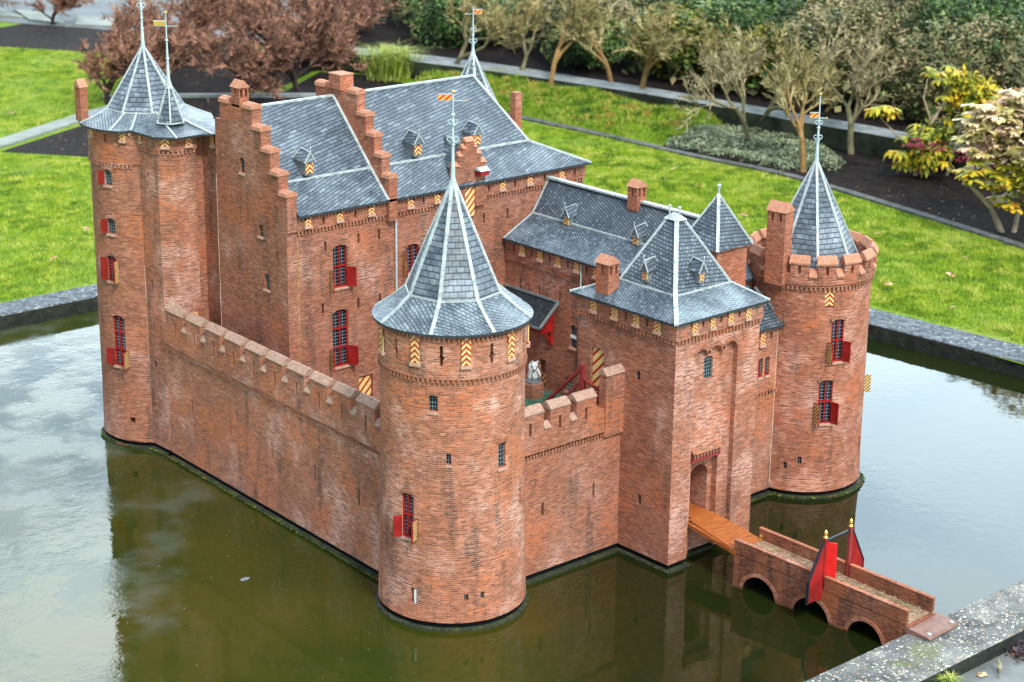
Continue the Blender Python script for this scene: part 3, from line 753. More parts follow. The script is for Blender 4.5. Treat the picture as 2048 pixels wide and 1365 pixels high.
for i in range(0, 3):
    a, b = tp[i], tp[i + 1]; d = np.subtract(b, a); L = np.linalg.norm(d); runs.append((Fr(a[0], a[1], (d[1], -d[0])), L))
dentils(T, 'corbel_table', runs, 7.86, 7.95)
dentils(T, 'eave_corbels', [(Fr(r[0].x + r[0].n[0] * .035, r[0].y + r[0].n[1] * .035, r[0].n), r[1]) for r in runs], 8.24, 8.33)
for (x, y, nn, w, z) in ((-.38, 11.5, (-1, 0), .13, 8.1), (-.215, 10.65, (-.75, -.66), .20, 8.08), (.30, 10.465, (0, -1), .18, 8.08)): chev(T, Fr(x, y, nn), z, z + .26, w)
for d in (-186, -144): chev(T, lf(d, 1.475), 8.08, 8.27, .15)
s = MB(); s.extr([(-.40, 10.72, 4.0), (-.10, 10.30, 4.0), (.02, 10.62, 4.0), (-.22, 10.9, 4.0)], [(-.24, 10.70, 4.28), (-.2, 10.68, 4.28), (-.19, 10.70, 4.28), (-.22, 10.72, 4.28)]); ob('tiled_offset', s, CAPT, T)
b = MB(); f = Fr(.24, 10.49, (0, -1)); stripe_board(b, f, -.14, .14, 3.05, 3.80, .03, back=.05); ob('door', b, DOORD, T)
lk = MB(); lk.prism([(.92, 9.86), (1.9, 9.86), (1.9, 11.4), (.92, 10.85)], ZB, 8.31); ob('link_wall', lk, BR_LTW, T)
chev(T, Fr(.92, 10.3, (-1, 0)), 8.02, 8.24, .15)
# roof: eave follows the tower and bulges over the turret
A0 = -111.4; ev = []; kn = []; tv = []
lobe = [(-.52, 11.72), (-.50, 10.74), (-.12, 10.28), (.62, 10.28), (.80, 10.10), (1.30, 9.95), (1.9, 10.6)]
pts = []
for k in range(40):
    a = 2 * pi * k / 40 - pi; x, y = LX + 1.67 * cos(a), LY + 1.67 * sin(a)
    if -pi * .78 < a < -pi * .30: continue
    pts.append((a, x, y))
for (x, y) in lobe: pts.append((atan2(y - LY, x - LX), x, y))
pts.sort()
for a, x, y in pts:
    ev.append((x, y, 8.33)); R = octR(.97, a, A0); kn.append((LX + R * cos(a), LY + R * sin(a), 8.64))
    s_ = math.floor((degrees(a) - A0) / 45) * 45 + A0 + 22.5; tv.append((-sin(radians(s_)), cos(radians(s_))))
st = [i for i, q in enumerate(pts) if (q[1], q[2]) in lobe[:5:2]] + [i for i in range(len(pts)) if min(abs(((degrees(pts[i][0]) - A0) % 45)), 45 - ((degrees(pts[i][0]) - A0) % 45)) < 4.6 and (pts[i][1], pts[i][2]) not in lobe]
skirt(T, ev, kn, SL_SKT, tv, strips=st, sw=.05, concave=.02)
spire(T, LX, LY, A0, .97, 8.64, 10.15, SL_TOW)
finial(T, LX, LY, 10.2, 11.75, None, scrolls=((.62, .07),), collars=(.25, .42, .55), gold=True)
o2 = spire(T, .33, 11.28, -120, .36, 8.52, 9.50, SL_TOW, n=6, sw=.035, name='turret_spire', toph=.02)
finial(T, .33, 11.28, 9.5, 11.18, 'l', collars=(.34, .6), flagw=.30, flagm=GOLD, fz=10.98)
ch = MB(); ch.extr([(-.98, 13.30, 8.35), (-.78, 13.30, 8.35), (-.78, 13.58, 8.35), (-.98, 13.58, 8.35)], [(-.98, 13.30, 9.20), (-.78, 13.30, 9.20), (-.78, 13.58, 9.20), (-.98, 13.58, 9.20)])
q = MB(); q.box(-1.1, -.7, 13.41, 13.47, 8.98, 9.16); co = ob('chimney', ch, BR_CHI, T, cuts=[q])
c = MB(); c.extr([(-1.0, 13.28, 9.2), (-1.0, 13.60, 9.2), (-1.0, 13.44, 9.40)], [(-.76, 13.28, 9.2), (-.76, 13.60, 9.2), (-.76, 13.44, 9.40)]); ob('chimney_cap', c, CAPR, co)

# ------------------------------------------------------------------ battlemented curtain walls
def battlement(T, p0, p1, thick, ztop, mer, low, slits_z, mat, cap=.14, gapz=None, cutters=None, zc=3.03, base_slits=(), extra=None, mw=None):
    """mer: list of (u0,u1) merlons along the wall; low: z of the gap sills"""
    d = np.subtract(p1, p0); L = np.linalg.norm(d); d = d / L
    n = (d[1], -d[0]); fr = Fr(p0[0], p0[1], n)
    body = MB(); fr.box(body, 0, L, ZB, zc, -thick, 0)
    c1 = MB()
    for (u, za, zb, w) in base_slits: slit(c1, Fr(*fr.p(u, 0)[:2], n), za, zb, w)
    ob('wall', body, mat, T, cuts=[c1])
    par = MB(); fr.box(par, 0, L, zc, low, -thick * .62, .045)
    c1 = MB()
    for (a, b) in mer: slit(c1, Fr(*fr.p((a + b) / 2, 0, .045)[:2], n), slits_z[0], low + .1, .075, depth=.22)
    ob('parapet', par, mat, T, cuts=[c1])
    dentils(T, 'corbel_table', [(fr, L)], zc - .085, zc, d=.045, w=.045, gap=.045)
    zs = low; tt = thick * .62
    for k, (a, b) in enumerate(mer):
        mm = MB(); fr.box(mm, a, b, low, ztop - cap, -tt, .045)
        c1 = MB(); slit(c1, Fr(*fr.p((a + b) / 2, 0, .045)[:2], n), low - .1, slits_z[1], .075, depth=.22)
        mo = ob('merlon', mm, mat, T, cuts=[c1])
        cm = MB(); dm = (.045 - tt) / 2
        z0 = ztop - cap; prof = [(.062, z0 - .015), (.066, z0 + .012), (dm + .03, ztop), (dm - .03, ztop), (-tt - .03, z0 + .02), (-tt - .03, z0 - .02)]
        cm.extr([fr.p(a - .012, z, dd) for dd, z in prof][::-1], [fr.p(b + .012, z, dd) for dd, z in prof][::-1]); ob('tile_cap', cm, CAPT, mo)
        if k < len(mer) - 1:
            g0, g1 = b, mer[k + 1][0]
            sm = MB(); prof = [(.085, low - .045), (.085, low - .02), (-.02, low + .10), (-.06, low + .10), (-.06, low - .045)]
            sm.extr([fr.p(g0 + .005, z, dd) for dd, z in prof][::-1], [fr.p(g1 - .005, z, dd) for dd, z in prof][::-1]); ob('embrasure_sill', sm, CAPT, T)
    return fr
T = thing('curtain_wall', 'long battlemented brick wall rising from the water between the near tower and the far left tower', 'castle wall', (-.5, 6, 0), 'battlemented curtain walls')
p0 = (-.33, 10.95); p1 = (-.74, 1.0); L = math.hypot(.41, 9.95)
mers = []; y = 10.62
ys = [10.62 - .915 * k for k in range(11)]
for k in range(11):
    a = 10.95 - ys[k]; b = a + .915 - .215
    if b > L: b = L
    mers.append((a, b))
battlement(T, p0, p1, .42, 4.10, mers, 3.64, (3.36, 3.72), BR_CUR, base_slits=[(10.95 - y, 1.5, 1.88, .06) for y in (9.66, 7.83, 5.98, 4.17, 2.4)])
w = MB(); w.box(-.30, .02, 1.4, 10.5, ZB, 3.2); ob('wall_walk', w, PAVE, T)
T = thing('curtain_wall', 'short battlemented brick wall between the near round tower and the gatehouse', 'castle wall', (3, -.4, 0), 'battlemented curtain walls')
battlement(T, (1.25, -.58), (4.40, -.58), .42, 4.06, [(.0, .76), (.95, 1.53), (1.72, 2.31)], 3.56, (3.42, 3.72), BR_CUR2, zc=2.99, base_slits=[(.81, 1.47, 1.78, .08), (2.34, 1.5, 1.84, .06)])
w = MB(); w.box(3.72, 4.40, -.87, -.54, 3.0, 4.36); c1 = MB(); slit(c1, Fr(3.98, -.87, (0, -1)), 3.96, 4.21, .06)
w2 = MB(); w2.box(3.82, 4.40, -.66, -.44, 2.9, 4.34); 
mo = ob('raised_parapet', w2, BR_CUR2, T)
cm = MB(); cm.extr([(3.80, -.70, 4.33), (3.80, -.40, 4.33), (3.80, -.54, 4.48)], [(4.37, -.70, 4.33), (4.37, -.40, 4.33), (4.37, -.54, 4.48)]); ob('tile_cap', cm, CAPT, mo)
s_ = MB(); s_.box(4.03, 4.09, -.672, -.655, 3.96, 4.21); ob('loophole', s_, BR_CHI, mo)
w = MB(); w.box(1.6, 4.38, -.32, -.05, ZB, 3.1); ob('wall_walk', w, PAVE, T)

# ------------------------------------------------------------------ great hall
T = thing('great_hall', 'long brick hall behind the courtyard with stepped gables and steep slate roof', 'castle hall', (5.5, 9, 0))
HF = [(.70, 6.95), (10.2, 6.95), (10.2, 11.0), (1.15, 11.0), (1.15, 9.85), (.70, 9.85)]
fH = lambda x, y=6.95: Fr(x, y, (0, -1))
c1 = MB(); c2 = MB()
win(T, c1, fH(2.23), 4.92, 5.97, .42, 'red', rows=2, shut='LR', sh=.50)
win(T, c1, fH(2.21), 2.92, 4.36, .46, 'red', rows=3, shut='LR', sh=.50)
win(T, c1, fH(4.45), 4.90, 5.62, .40, 'red', rows=1, shut='LR', sh=.60)
win(T, c1, fH(6.6), 3.0, 4.2, .42, 'red', rows=3)
for x, z in ((1.81, 5.87), (2.79, 5.91), (3.41, 5.91), (1.70, 4.35), (2.76, 4.29), (3.42, 4.28), (6.77, 5.78), (7.56, 5.77), (1.5, 2.6)): slit(c1, fH(x), z, z + .26, .05)
slit(c1, fH(2.96), 1.5, 2.52, .42, depth=.1)
fG = lambda y: Fr(.70, y, (-1, 0))
win(T, c1, fG(8.73), 7.64, 8.0, .20, cols=2, lint=False)
win(T, c1, fG(8.02), 6.22, 6.60, .17, cols=2, lint=False)
win(T, c1, fG(7.81), 4.95, 5.34, .22, cols=3, lint=False)
m = MB(); m.prism(HF, ZB, 6.50)
# the left gable wall with its steps is part of the same wall
STP = [(6.90, 6.82), (7.22, 7.39), (7.55, 7.84), (7.89, 8.33), (8.26, 8.79), (9.60, 9.25)]
gab = [(6.95, 6.50)]
for i, (y, z) in enumerate(STP[1:]):
    y0 = 6.90 if i == 0 else STP[i][0]
    gab += [(max(y0, 6.90), z), (y, z)] if i else [(6.90, 6.50), (6.90, z), (y, z)]
gab = [(6.90, 6.502), (6.90, 7.39), (7.22, 7.39), (7.22, 7.84), (7.55, 7.84), (7.55, 8.33), (7.89, 8.33), (7.89, 8.79), (8.26, 8.79), (8.26, 9.25), (9.62, 9.25), (9.62, 8.79), (9.85, 8.79), (9.85, 6.502)]
dr = MB(); fr = fH(2.96); stripe_board(dr, fr, -.2, .2, 1.5, 2.48, -.06, back=.04); ob('door', dr, DOORD, T)
ob('wall', m, BR_HAL, T, cuts=[c1])
m = MB(); m.extr([(.70, y, z) for y, z in gab][::-1], [(.97, y, z) for y, z in gab][::-1])
c3 = MB()
fG(8.73).extr(c3, archpoly(.20, 7.64, 8.0, .04), -.09, .08)
ob('stepped_gable', m, BR_HAL, T, cuts=[c3])
def caps(x0, x1, steps, parent):
    for (ya, yb, z) in steps:
        c = MB(); o = .035; h = .11; xm = (x0 + x1) / 2
        prof = [(x0 - o, z - .02), (x1 + o, z - .02), (x1 + o * .6, z + h * .55), (xm + .05, z + h), (xm - .05, z + h), (x0 - o * .6, z + h * .55)]
        c.extr([(x, ya - .02, zz) for x, zz in prof], [(x, yb + .01, zz) for x, zz in prof]); ob('step_cap', c, CAPR, parent)
S5 = [(6.90, 7.22, 7.39), (7.22, 7.55, 7.84), (7.55, 7.89, 8.33), (7.89, 8.26, 8.79), (8.26, 8.62, 9.25), (9.28, 9.62, 9.25)]
caps(.70, .97, S5, T)
chimney(T, .70, .97, 8.76, 9.10, 9.2, 9.66, rx=False)
# middle fire wall
gab2 = [(6.80, 6.36), (6.80, 6.6), (6.80, 7.43), (7.08, 7.43), (7.08, 7.9), (7.38, 7.9), (7.38, 8.36), (7.70, 8.36), (7.70, 8.81), (8.05, 8.81), (8.05, 9.3), (9.75, 9.3), (9.75, 8.8), (10.3, 8.8), (10.3, 6.6), (6.99, 6.6), (6.99, 6.36)]
m = MB(); m.extr([(3.62, y, z) for y, z in gab2][::-1], [(3.86, y, z) for y, z in gab2][::-1]); fw = ob('stepped_fire_wall', m, BR_CHI, T)
caps(3.62, 3.86, [(6.80, 7.08, 7.43), (7.08, 7.38, 7.9), (7.38, 7.70, 8.36), (7.70, 8.05, 8.81), (8.05, 8.42, 9.3), (9.4, 9.75, 9.3)], T)
chimney(T, 3.55, 3.95, 8.62, 9.10, 9.3, 9.66, slots=False, top='flat')
# upper band under the eaves
m = MB(); m.box(.975, 10.24, 6.905, 11.04, 6.50, 6.90); c1 = MB()
for x in (1.74, 2.68, 4.77, 6.89, 7.77, 9.86, 8.8): slit(c1, fH(x, 6.905), 6.58, 6.79, .075)
ob('upper_storey', m, BR_HAL, T, cuts=[c1])
dentils(T, 'corbel_table', [(fH(.97), 2.6), (fH(3.9), 6.3)], 6.42, 6.50, d=.05, w=.05, gap=.05)
dentils(T, 'eave_corbels', [(fH(.97, 6.905), 2.6), (fH(3.9, 6.905), 1.85), (fH(6.75, 6.905), 3.45)], 6.76, 6.83, d=.04, w=.045, gap=.045)
for x in (1.27, 2.19, 3.13, 4.34, 5.18, 7.31, 8.25, 9.37): chev(T, fH(x, 6.9), 6.62, 6.86, .17)
# roof
EY, KY, RY = 6.80, 7.50, 9.0
EZ, KZ, RZ = 6.90, 7.58, 9.13
def face_roof(name, mat, pts, parent, th=.06, edge=True):
    m = MB(); m.face(pts, 0); n = len(pts)
    lo = [(p[0], p[1], p[2] - th) for p in pts]
    for i in range(n): m.face([lo[i], lo[(i + 1) % n], pts[(i + 1) % n], pts[i]], 1)
    m.face(lo[::-1], 1)
    return ob(name, m, [mat, BLACKS], parent)
B = lambda y: 2 * RY - y
face_roof('roof_slope', SL_HAL, [(.97, KY, KZ), (8.72, KY, KZ), (8.10, RY, RZ), (.97, RY, RZ)], T)
face_roof('roof_skirt', SL_HSK, [(.97, EY, EZ), (10.33, EY, EZ), (8.72, KY, KZ), (.97, KY, KZ)], T)
face_roof('roof_slope', SL_HAL, [(8.72, B(KY), KZ), (.97, B(KY), KZ), (.97, RY, RZ), (8.10, RY, RZ)], T)
face_roof('roof_skirt', SL_HSK, [(10.33, B(EY), EZ), (.97, B(EY), EZ), (.97, B(KY), KZ), (8.72, B(KY), KZ)], T)
face_roof('roof_slope', SL_HAL, [(8.72, KY, KZ), (8.72, B(KY), KZ), (8.10, RY, RZ)], T)
face_roof('roof_skirt', SL_HSK, [(10.33, EY, EZ), (10.33, B(EY), EZ), (8.72, B(KY), KZ), (8.72, KY, KZ)], T)
l = MB()
for a, b in (((.97, RY, RZ), (3.6, RY, RZ)), ((3.9, RY, RZ), (8.10, RY, RZ)), ((8.10, RY, RZ), (8.72, KY, KZ)), ((8.72, KY, KZ), (10.33, EY, EZ)), ((.99, KY, KZ), (3.6, KY, KZ)), ((3.9, KY, KZ), (8.72, KY, KZ)), ((8.10, RY, RZ), (8.72, B(KY), KZ)),
             ((3.59, RY, RZ), (3.59, KY, KZ)), ((3.59, KY, KZ), (3.59, EY, EZ))):
    l.bar(a, b, .075, .05)
l.tube([(8.12, RY, RZ), (8.12, RY, RZ + .25)], .02, 6); l.ball((8.12, RY, RZ + .28), .045)
ob('lead_ridge', l, LEAD, T)
w = MB(); w.box(3.56, 3.62, 7.5, 8.9, 6.9, 7.0)
for x in (1.72, 5.0, 6.92): dormer(T, x, 7.42, 7.72, (0, -1), w=.24, h=.29)
# loading gable with striped doors
m = MB()
lg = [(5.68, 6.30), (6.72, 6.30), (6.72, 7.42), (6.56, 7.42), (6.56, 7.66), (6.42, 7.66), (6.42, 7.84), (6.34, 7.84), (6.34, 8.0), (6.06, 8.0), (6.06, 7.84), (5.96, 7.84), (5.96, 7.66), (5.84, 7.66), (5.84, 7.42), (5.68, 7.42)]
m.extr([(x, 6.845, z) for x, z in lg], [(x, 7.02, z) for x, z in lg])
c1 = MB(); fr = Fr(6.22, 6.845, (0, -1)); fr.extr(c1, archpoly(.34, 6.00, 6.86, .07), -.06, .08)
lgo = ob('loading_gable', m, BR_HAL, T, cuts=[c1])
for (a, b, z) in ((5.68, 5.84, 7.42), (5.84, 5.96, 7.66), (5.96, 6.06, 7.84), (6.06, 6.34, 8.0), (6.34, 6.42, 7.84), (6.42, 6.56, 7.66), (6.56, 6.72, 7.42)):
    c = MB(); c.extr([(a - .01, 6.81, z - .01), (a - .01, 7.05, z - .01), (a - .01, 6.93, z + .10)], [(b + .01, 6.81, z - .01), (b + .01, 7.05, z - .01), (b + .01, 6.93, z + .10)]); ob('step_cap', c, CAPR, lgo)
c = MB(); stripe_board(c, fr, -.165, .165, 6.06, 6.82, -.03, back=.025); ob('loading_door', c, DOORD, lgo)
c = MB(); c.box(6.36, 6.62, 6.60, 6.85, 7.12, 7.24); ho = ob('hoist_box', c, RED, lgo)
c = MB(); c.extr([(6.33, 6.57, 7.24), (6.33, 6.87, 7.24), (6.33, 6.72, 7.33)], [(6.65, 6.57, 7.24), (6.65, 6.87, 7.24), (6.65, 6.72, 7.33)]); ob('hoist_roof', c, LEAD, ho)
c = MB(); c.extr([(5.75, 7.0, 7.3), (6.6, 7.0, 7.3), (6.2, 7.0, 7.78)], [(5.75, 7.9, 7.5), (6.6, 7.9, 7.5), (6.2, 7.9, 7.98)]); ob('gable_roof', c, SL_HAL, T)
l = MB(); l.tube([(3.90, 6.90, 6.88), (3.90, 6.90, 4.0), (3.90, 6.91, 2.0)], .024, 6); ob('downpipe', l, FINM, T)

# ------------------------------------------------------------------ rear tower spire and its chimney, behind the hall
T = thing('rear_tower', 'slim slate spire with striped vane standing up behind the ridge of the great hall', 'tower', (10.3, 11.6, 0))
m = MB(); m.lathe(10.3, 11.6, [(1.3, ZB), (1.25, 7.2)], 40); ob('wall', m, BR_LTW, T, polar=(10.3, 11.6, 1.3, 0))
spire(T, 10.3, 11.6, -120, .95, 7.2, 9.15, SL_TOW, name='cone_roof')
finial(T, 10.3, 11.6, 9.12, 10.45, 'r', scrolls=((.28, .07), (.52, .055)), collars=(.05, .2, .4), flagw=.26, gold=False, fz=10.36)
c = MB(); c.box(11.28, 11.52, 10.9, 11.12, 6.5, 8.02); ob('chimney', c, BR_CHI, T)

# ------------------------------------------------------------------ side wing
T = thing('side_wing', 'lower brick wing right of the courtyard with a long slate roof and two dormers', 'castle wing', (8.9, 4, 0))
fW = lambda y, x=7.50: Fr(x, y, (-1, 0))
c1 = MB()
for y in (6.37, 5.63, 4.86): slit(c1, fW(y), 4.04, 4.31, .05)
for y in (5.3, 5.05, 4.8, 4.55): slit(c1, fW(y), 4.38, 4.43, .05, depth=.06)
win(T, c1, fW(4.32), 2.96, 3.55, .22, rise=.10, cols=3)
win(T, c1, fW(4.45), 1.75, 2.12, .24, rise=.05, cols=4, barc=WHITE)
wb = MB(); fW(4.32).box(wb, -.11, .11, 3.20, 3.27, -.06, .0); ob('window_rail', wb, WHITE, T)
slit(c1, fW(5.45), 1.55, 2.36, .27, depth=.16)
m = MB(); m.box(7.50, 10.25, .5, 6.94, ZB, 4.83); ob('wall', m, BR_HAL, T, cuts=[c1])
b = MB(); stripe_board(b, fW(5.45), -.12, .12, 1.5, 1.95, -.10, back=.03); ob('door', b, DIAG, T)
c1 = MB()
for k in range(6): slit(c1, fW(6.58 - .68 * k, 7.46), 4.98, 5.20, .07)
m = MB(); m.box(7.46, 10.29, .46, 6.90, 4.83, 5.29); ob('upper_storey', m, BR_HAL, T, cuts=[c1])
dentils(T, 'corbel_table', [(fW(6.9), 6.3)], 4.75, 4.83, d=.045, w=.045, gap=.045)
for k in range(7): chev(T, fW(6.23 - .68 * k, 7.455), 5.02, 5.25, .16)
face_roof('roof_skirt', SL_WSK, [(7.36, 6.9, 5.31), (7.36, .3, 5.31), (8.36, .75, 5.82), (8.36, 6.9, 5.82)], T)
face_roof('roof_slope', SL_WNG, [(8.36, 6.9, 5.82), (8.36, .75, 5.82), (8.92, 1.0, 6.67), (8.92, 6.9, 6.67)], T)
face_roof('roof_slope', SL_WNG, [(9.48, .75, 5.82), (9.48, 6.9, 5.82), (8.92, 6.9, 6.67), (8.92, 1.0, 6.67)], T)
face_roof('roof_skirt', SL_WSK, [(10.40, .3, 5.31), (10.40, 6.9, 5.31), (9.48, 6.9, 5.82), (9.48, .75, 5.82)], T)
face_roof('roof_slope', SL_WNG, [(8.36, .75, 5.82), (9.48, .75, 5.82), (8.92, 1.0, 6.67)], T)
face_roof('roof_skirt', SL_WSK, [(7.36, .3, 5.31), (10.40, .3, 5.31), (9.48, .75, 5.82), (8.36, .75, 5.82)], T)
l = MB(); l.bar((8.92, 6.9, 6.68), (8.92, 1.0, 6.68), .16, .05); l.bar((8.36, 6.9, 5.82), (8.36, .75, 5.82), .06, .05); l.bar((7.36, 6.87, 5.31), (8.36, 6.87, 5.82), .05, .03); l.bar((8.36, 6.87, 5.82), (8.92, 6.87, 6.67), .05, .03)
ob('lead_ridge', l, LEAD, T)
for y in (5.49, 3.0): dormer(T, 8.27, y, 5.80, (-1, 0), w=.20, h=.22, back=.4)
chimney(T, 8.74, 9.06, 3.46, 3.80, 6.45, 7.05, rx=False)
l = MB(); l.tube([(7.44, 4.04, 5.28), (7.45, 4.04, 2.5)], .020, 6); ob('downpipe', l, FINM, T)
# covered balcony hung on the wing
m = MB(); m.extr([(7.10, 5.05, 3.22), (7.50, 5.05, 3.22), (7.50, 5.05, 3.96), (7.10, 5.05, 3.60)], [(7.10, 6.7, 3.22), (7.50, 6.7, 3.22), (7.50, 6.7, 3.96), (7.10, 6.7, 3.60)]); cb = ob('covered_balcony', m, RED, T)
face_roof('balcony_roof', SL_PRC, [(6.88, 6.92, 3.44), (6.88, 4.90, 3.44), (7.52, 4.90, 4.02), (7.52, 6.92, 4.02)], cb)
l = MB(); l.bar((7.50, 6.92, 4.03), (7.50, 4.90, 4.03), .09, .05); l.bar((6.88, 4.9, 3.45), (7.52, 4.9, 4.03), .06, .05); l.bar((6.88, 6.9, 3.43), (6.88, 4.9, 3.43), .03, .05); ob('lead_trim', l, LEADD, cb)
for y in (5.1, 6.2): l = MB(); l.bar((7.48, y, 2.9), (7.14, y, 3.3), .05, .05); l.box(7.42, 7.50, y - .03, y + .03, 2.85, 3.3); ob('bracket', l, RED, cb)

# ------------------------------------------------------------------ pyramid roofed turret
T = thing('square_turret', 'small square brick turret with a steep pyramid slate roof behind the gatehouse', 'turret', (8.23, .3, 0))
m = MB(); m.box(7.72, 8.74, -.20, .80, 4.0, 6.42); ob('wall', m, BR_CHI, T)
m = MB(); e = [(7.63, -.29, 6.40), (8.84, -.29, 6.40), (8.84, .90, 6.40), (7.63, .90, 6.40)]; ax = (8.235, .305, 7.58)
for i in range(4): m.face([e[i], e[(i + 1) % 4], ax])
m.face(e[::-1]); o = ob('pyramid_roof', m, SL_GAT, T)
l = MB()
for p in e: l.bar(p, ax, .075 if p == e[0] else .035, .05, (p[0] - ax[0], p[1] - ax[1], 1))
l.tube([ax, (ax[0], ax[1], 7.74)], .025, 6); l.ball((ax[0], ax[1], 7.77), .05); ob('lead_ridge', l, LEAD, o)

# ------------------------------------------------------------------ link between gatehouse and right tower
T = thing('link_building', 'narrow brick block between the gatehouse and right round tower, under a lean-to slate roof', 'castle building', (8.3, 0, 0))
fL = lambda x, y=-.56: Fr(x, y, (0, -1))
c1 = MB()
for x in (9.03, 9.27): win(T, c1, fL(x), 3.14, 3.61, .15, cols=2, lint=False)
slit(c1, fL(8.87), 1.25, 1.54, .07); slit(c1, fL(9.36, -.56), 4.02, 4.21, .08)
m = MB(); m.box(7.0, 10.0, -.56, .5, ZB, 4.36); ob('wall', m, BR_CUR2, T, cuts=[c1])
for x in (9.03, 9.27): f = MB(); fL(x).box(f, -.09, -.065, 3.14, 3.58, -.08, .004); fL(x).box(f, -.065, .075, 3.14, 3.18, -.08, .0); ob('window_frame', f, RED, T)
chev(T, fL(9.02, -.565), 3.97, 4.27, .17)
dentils(T, 'corbel_table', [(fL(8.2), 1.45)], 2.66, 2.74, d=.04)
face_roof('roof', SL_GAT, [(8.55, -.68, 4.40), (9.78, -.68, 4.36), (9.60, .5, 5.10), (9.28, .5, 5.35), (8.55, .5, 5.35)], T)
l = MB(); l.bar((9.74, -.66, 4.38), (9.42, .1, 5.16), .05, .05); ob('lead_ridge', l, LEADD, T)

# ------------------------------------------------------------------ gatehouse
T = thing('gatehouse', 'square brick gatehouse with an arched entrance and a hipped slate roof with two dormers', 'gatehouse', (5.7, -.7, 0))
X0, X1, Y0, Y1 = 4.38, 7.05, -2.18, .86
fF = lambda x, y=Y0: Fr(x, y, (0, -1)); fS = lambda y, x=X0: Fr(x, y, (-1, 0))
cA = MB(); cB = MB(); cC = MB(); cD = MB()
P = [(4.97, .0), (6.36, .0), (6.36, 4.84)]
for xc in (6.135, 5.665, 5.20):
    r = .212
    for k in range(0, 9): a = pi * k / 8; P.append((xc + r * cos(a), 4.84 + r * .95 * sin(a)))
P = [(x - 5.0, z) for x, z in P]
Fr(5.0, Y0, (0, -1)).extr(cA, P, -.13, .1)
win(T, cB, fF(5.56, Y0 + .13), 4.28, 4.78, .28, cols=4, rise=.05, lint=False, sill=False, depth=.06)
cB2 = MB(); fF(5.56, Y0 + .13).box(cB2, -.42, .44, .0, 2.42, -.16, .05)
Fr(5.56, Y0 + .29, (0, -1)).extr(cC, archpoly(.60, .9, 2.20, .28), -1.1, .1)
win(T, cD, fS(-1.07), 4.22, 4.44, .14, rise=0, cols=2, lint=False, sill=False)
slit(cD, fS(-1.23), 1.34, 1.56, .13)
fS(.22).extr(cD, archpoly(.42, 3.2, 4.66, .12), -.10, .08)
m = MB(); m.box(X0, X1, Y0, Y1, ZB, 5.40); 
w = ob('wall', m, [BR_GAT, BR_GAF], T, cuts=[cA, cB, cB2, cC, cD])
for p in w.data.polygons:
    if p.center[1] + ORG['gatehouse'][1] < Y0 + .36 and p.normal[0] > -.8 or (p.center[1] + ORG['gatehouse'][1] < Y0 + .36 and p.center[0] + ORG['gatehouse'][0] > X0 + .1): p.material_index = 1
b = MB(); stripe_board(b, fS(.22), -.20, .20, 3.2, 4.62, -.05, back=.04); ob('door', b, DOORD, T)
for xc in (5.20, 5.665, 6.135):
    a_ = MB(); f = Fr(xc, Y0, (0, -1)); r = .225
    for k in range(1, 9):
        t0, t1 = pi * k / 10, pi * (k + 1) / 10
        f.extr(a_, [(r * cos(t1), 4.84 + r * .95 * sin(t1)), (r * cos(t0), 4.84 + r * .95 * sin(t0)), ((r + .06) * cos(t0), 4.84 + (r + .07) * sin(t0)), ((r + .06) * cos(t1), 4.84 + (r + .07) * sin(t1))], -.03, .010)
    ob('blind_arch', a_, BR_TRM, T)
b = MB(); b.box(5.12, 6.02, Y0 + .06, Y0 + .17, 2.40, 2.49); bo = ob('entrance_beam', b, DKRED, T)
b = MB()
for k in range(9): b.box(5.13 + .1 * k, 5.18 + .1 * k, Y0 + .02, Y0 + .15, 2.50, 2.60)
b.extr([(5.10, Y0 + .13, 2.72), (5.10, Y0 + .0, 2.60), (5.10, Y0 + .13, 2.60)], [(6.04, Y0 + .13, 2.72), (6.04, Y0 + .0, 2.60), (6.04, Y0 + .13, 2.60)]); ob('entrance_canopy', b, BR_TRM, T)
a_ = MB(); f = Fr(5.56, Y0 + .29, (0, -1))
for k in range(10):
    t0, t1 = pi * k / 10, pi * (k + 1) / 10; r = .30
    f.extr(a_, [(r * cos(t1), 1.92 + .28 * sin(t1)), (r * cos(t0), 1.92 + .28 * sin(t0)), ((r + .07) * cos(t0), 1.92 + .35 * sin(t0)), ((r + .07) * cos(t1), 1.92 + .35 * sin(t1))], -.02, .014)
ob('entrance_arch', a_, BR_TRM, T)
b = MB(); b.box(5.26, 5.86, Y0 + .16, Y0 + 1.3, .93, 1.03); ob('passage_floor', b, WOOD, T)
c1 = MB()
for x in (5.15, 5.72, 6.30): slit(c1, fF(x, Y0 - .05), 5.56, 5.75, .065)
for y in (-.68, -1.34): slit(c1, fS(y, X0 - .05), 5.53, 5.71, .075)
m = MB(); m.box(X0 - .05, X1 + .05, Y0 - .05, Y1 + .05, 5.40, 5.83); ob('upper_storey', m, BR_GAT, T, cuts=[c1])
dentils(T, 'corbel_table', [(fF(X0), X1 - X0), (fS(Y1), Y1 - Y0)], 5.31, 5.40, d=.055, w=.055, gap=.05)
for x in (4.86, 5.42, 5.99, 6.56): chev(T, fF(x, Y0 - .055), 5.53, 5.79, .155)
for y in (.31, -.36, -1.03, -1.68): chev(T, fS(y, X0 - .055), 5.52, 5.78, .165)
e = [(4.22, -2.32, 5.82), (7.18, -2.32, 5.82), (7.18, 1.0, 5.82), (4.22, 1.0, 5.82)]
k_ = [(4.98, -1.53, 6.14), (6.74, -1.53, 6.14), (6.74, .20, 6.14), (4.98, .20, 6.14)]
t_ = [(5.72, -.78, 7.58), (5.92, -.78, 7.58), (5.92, -.50, 7.58), (5.72, -.50, 7.58)]
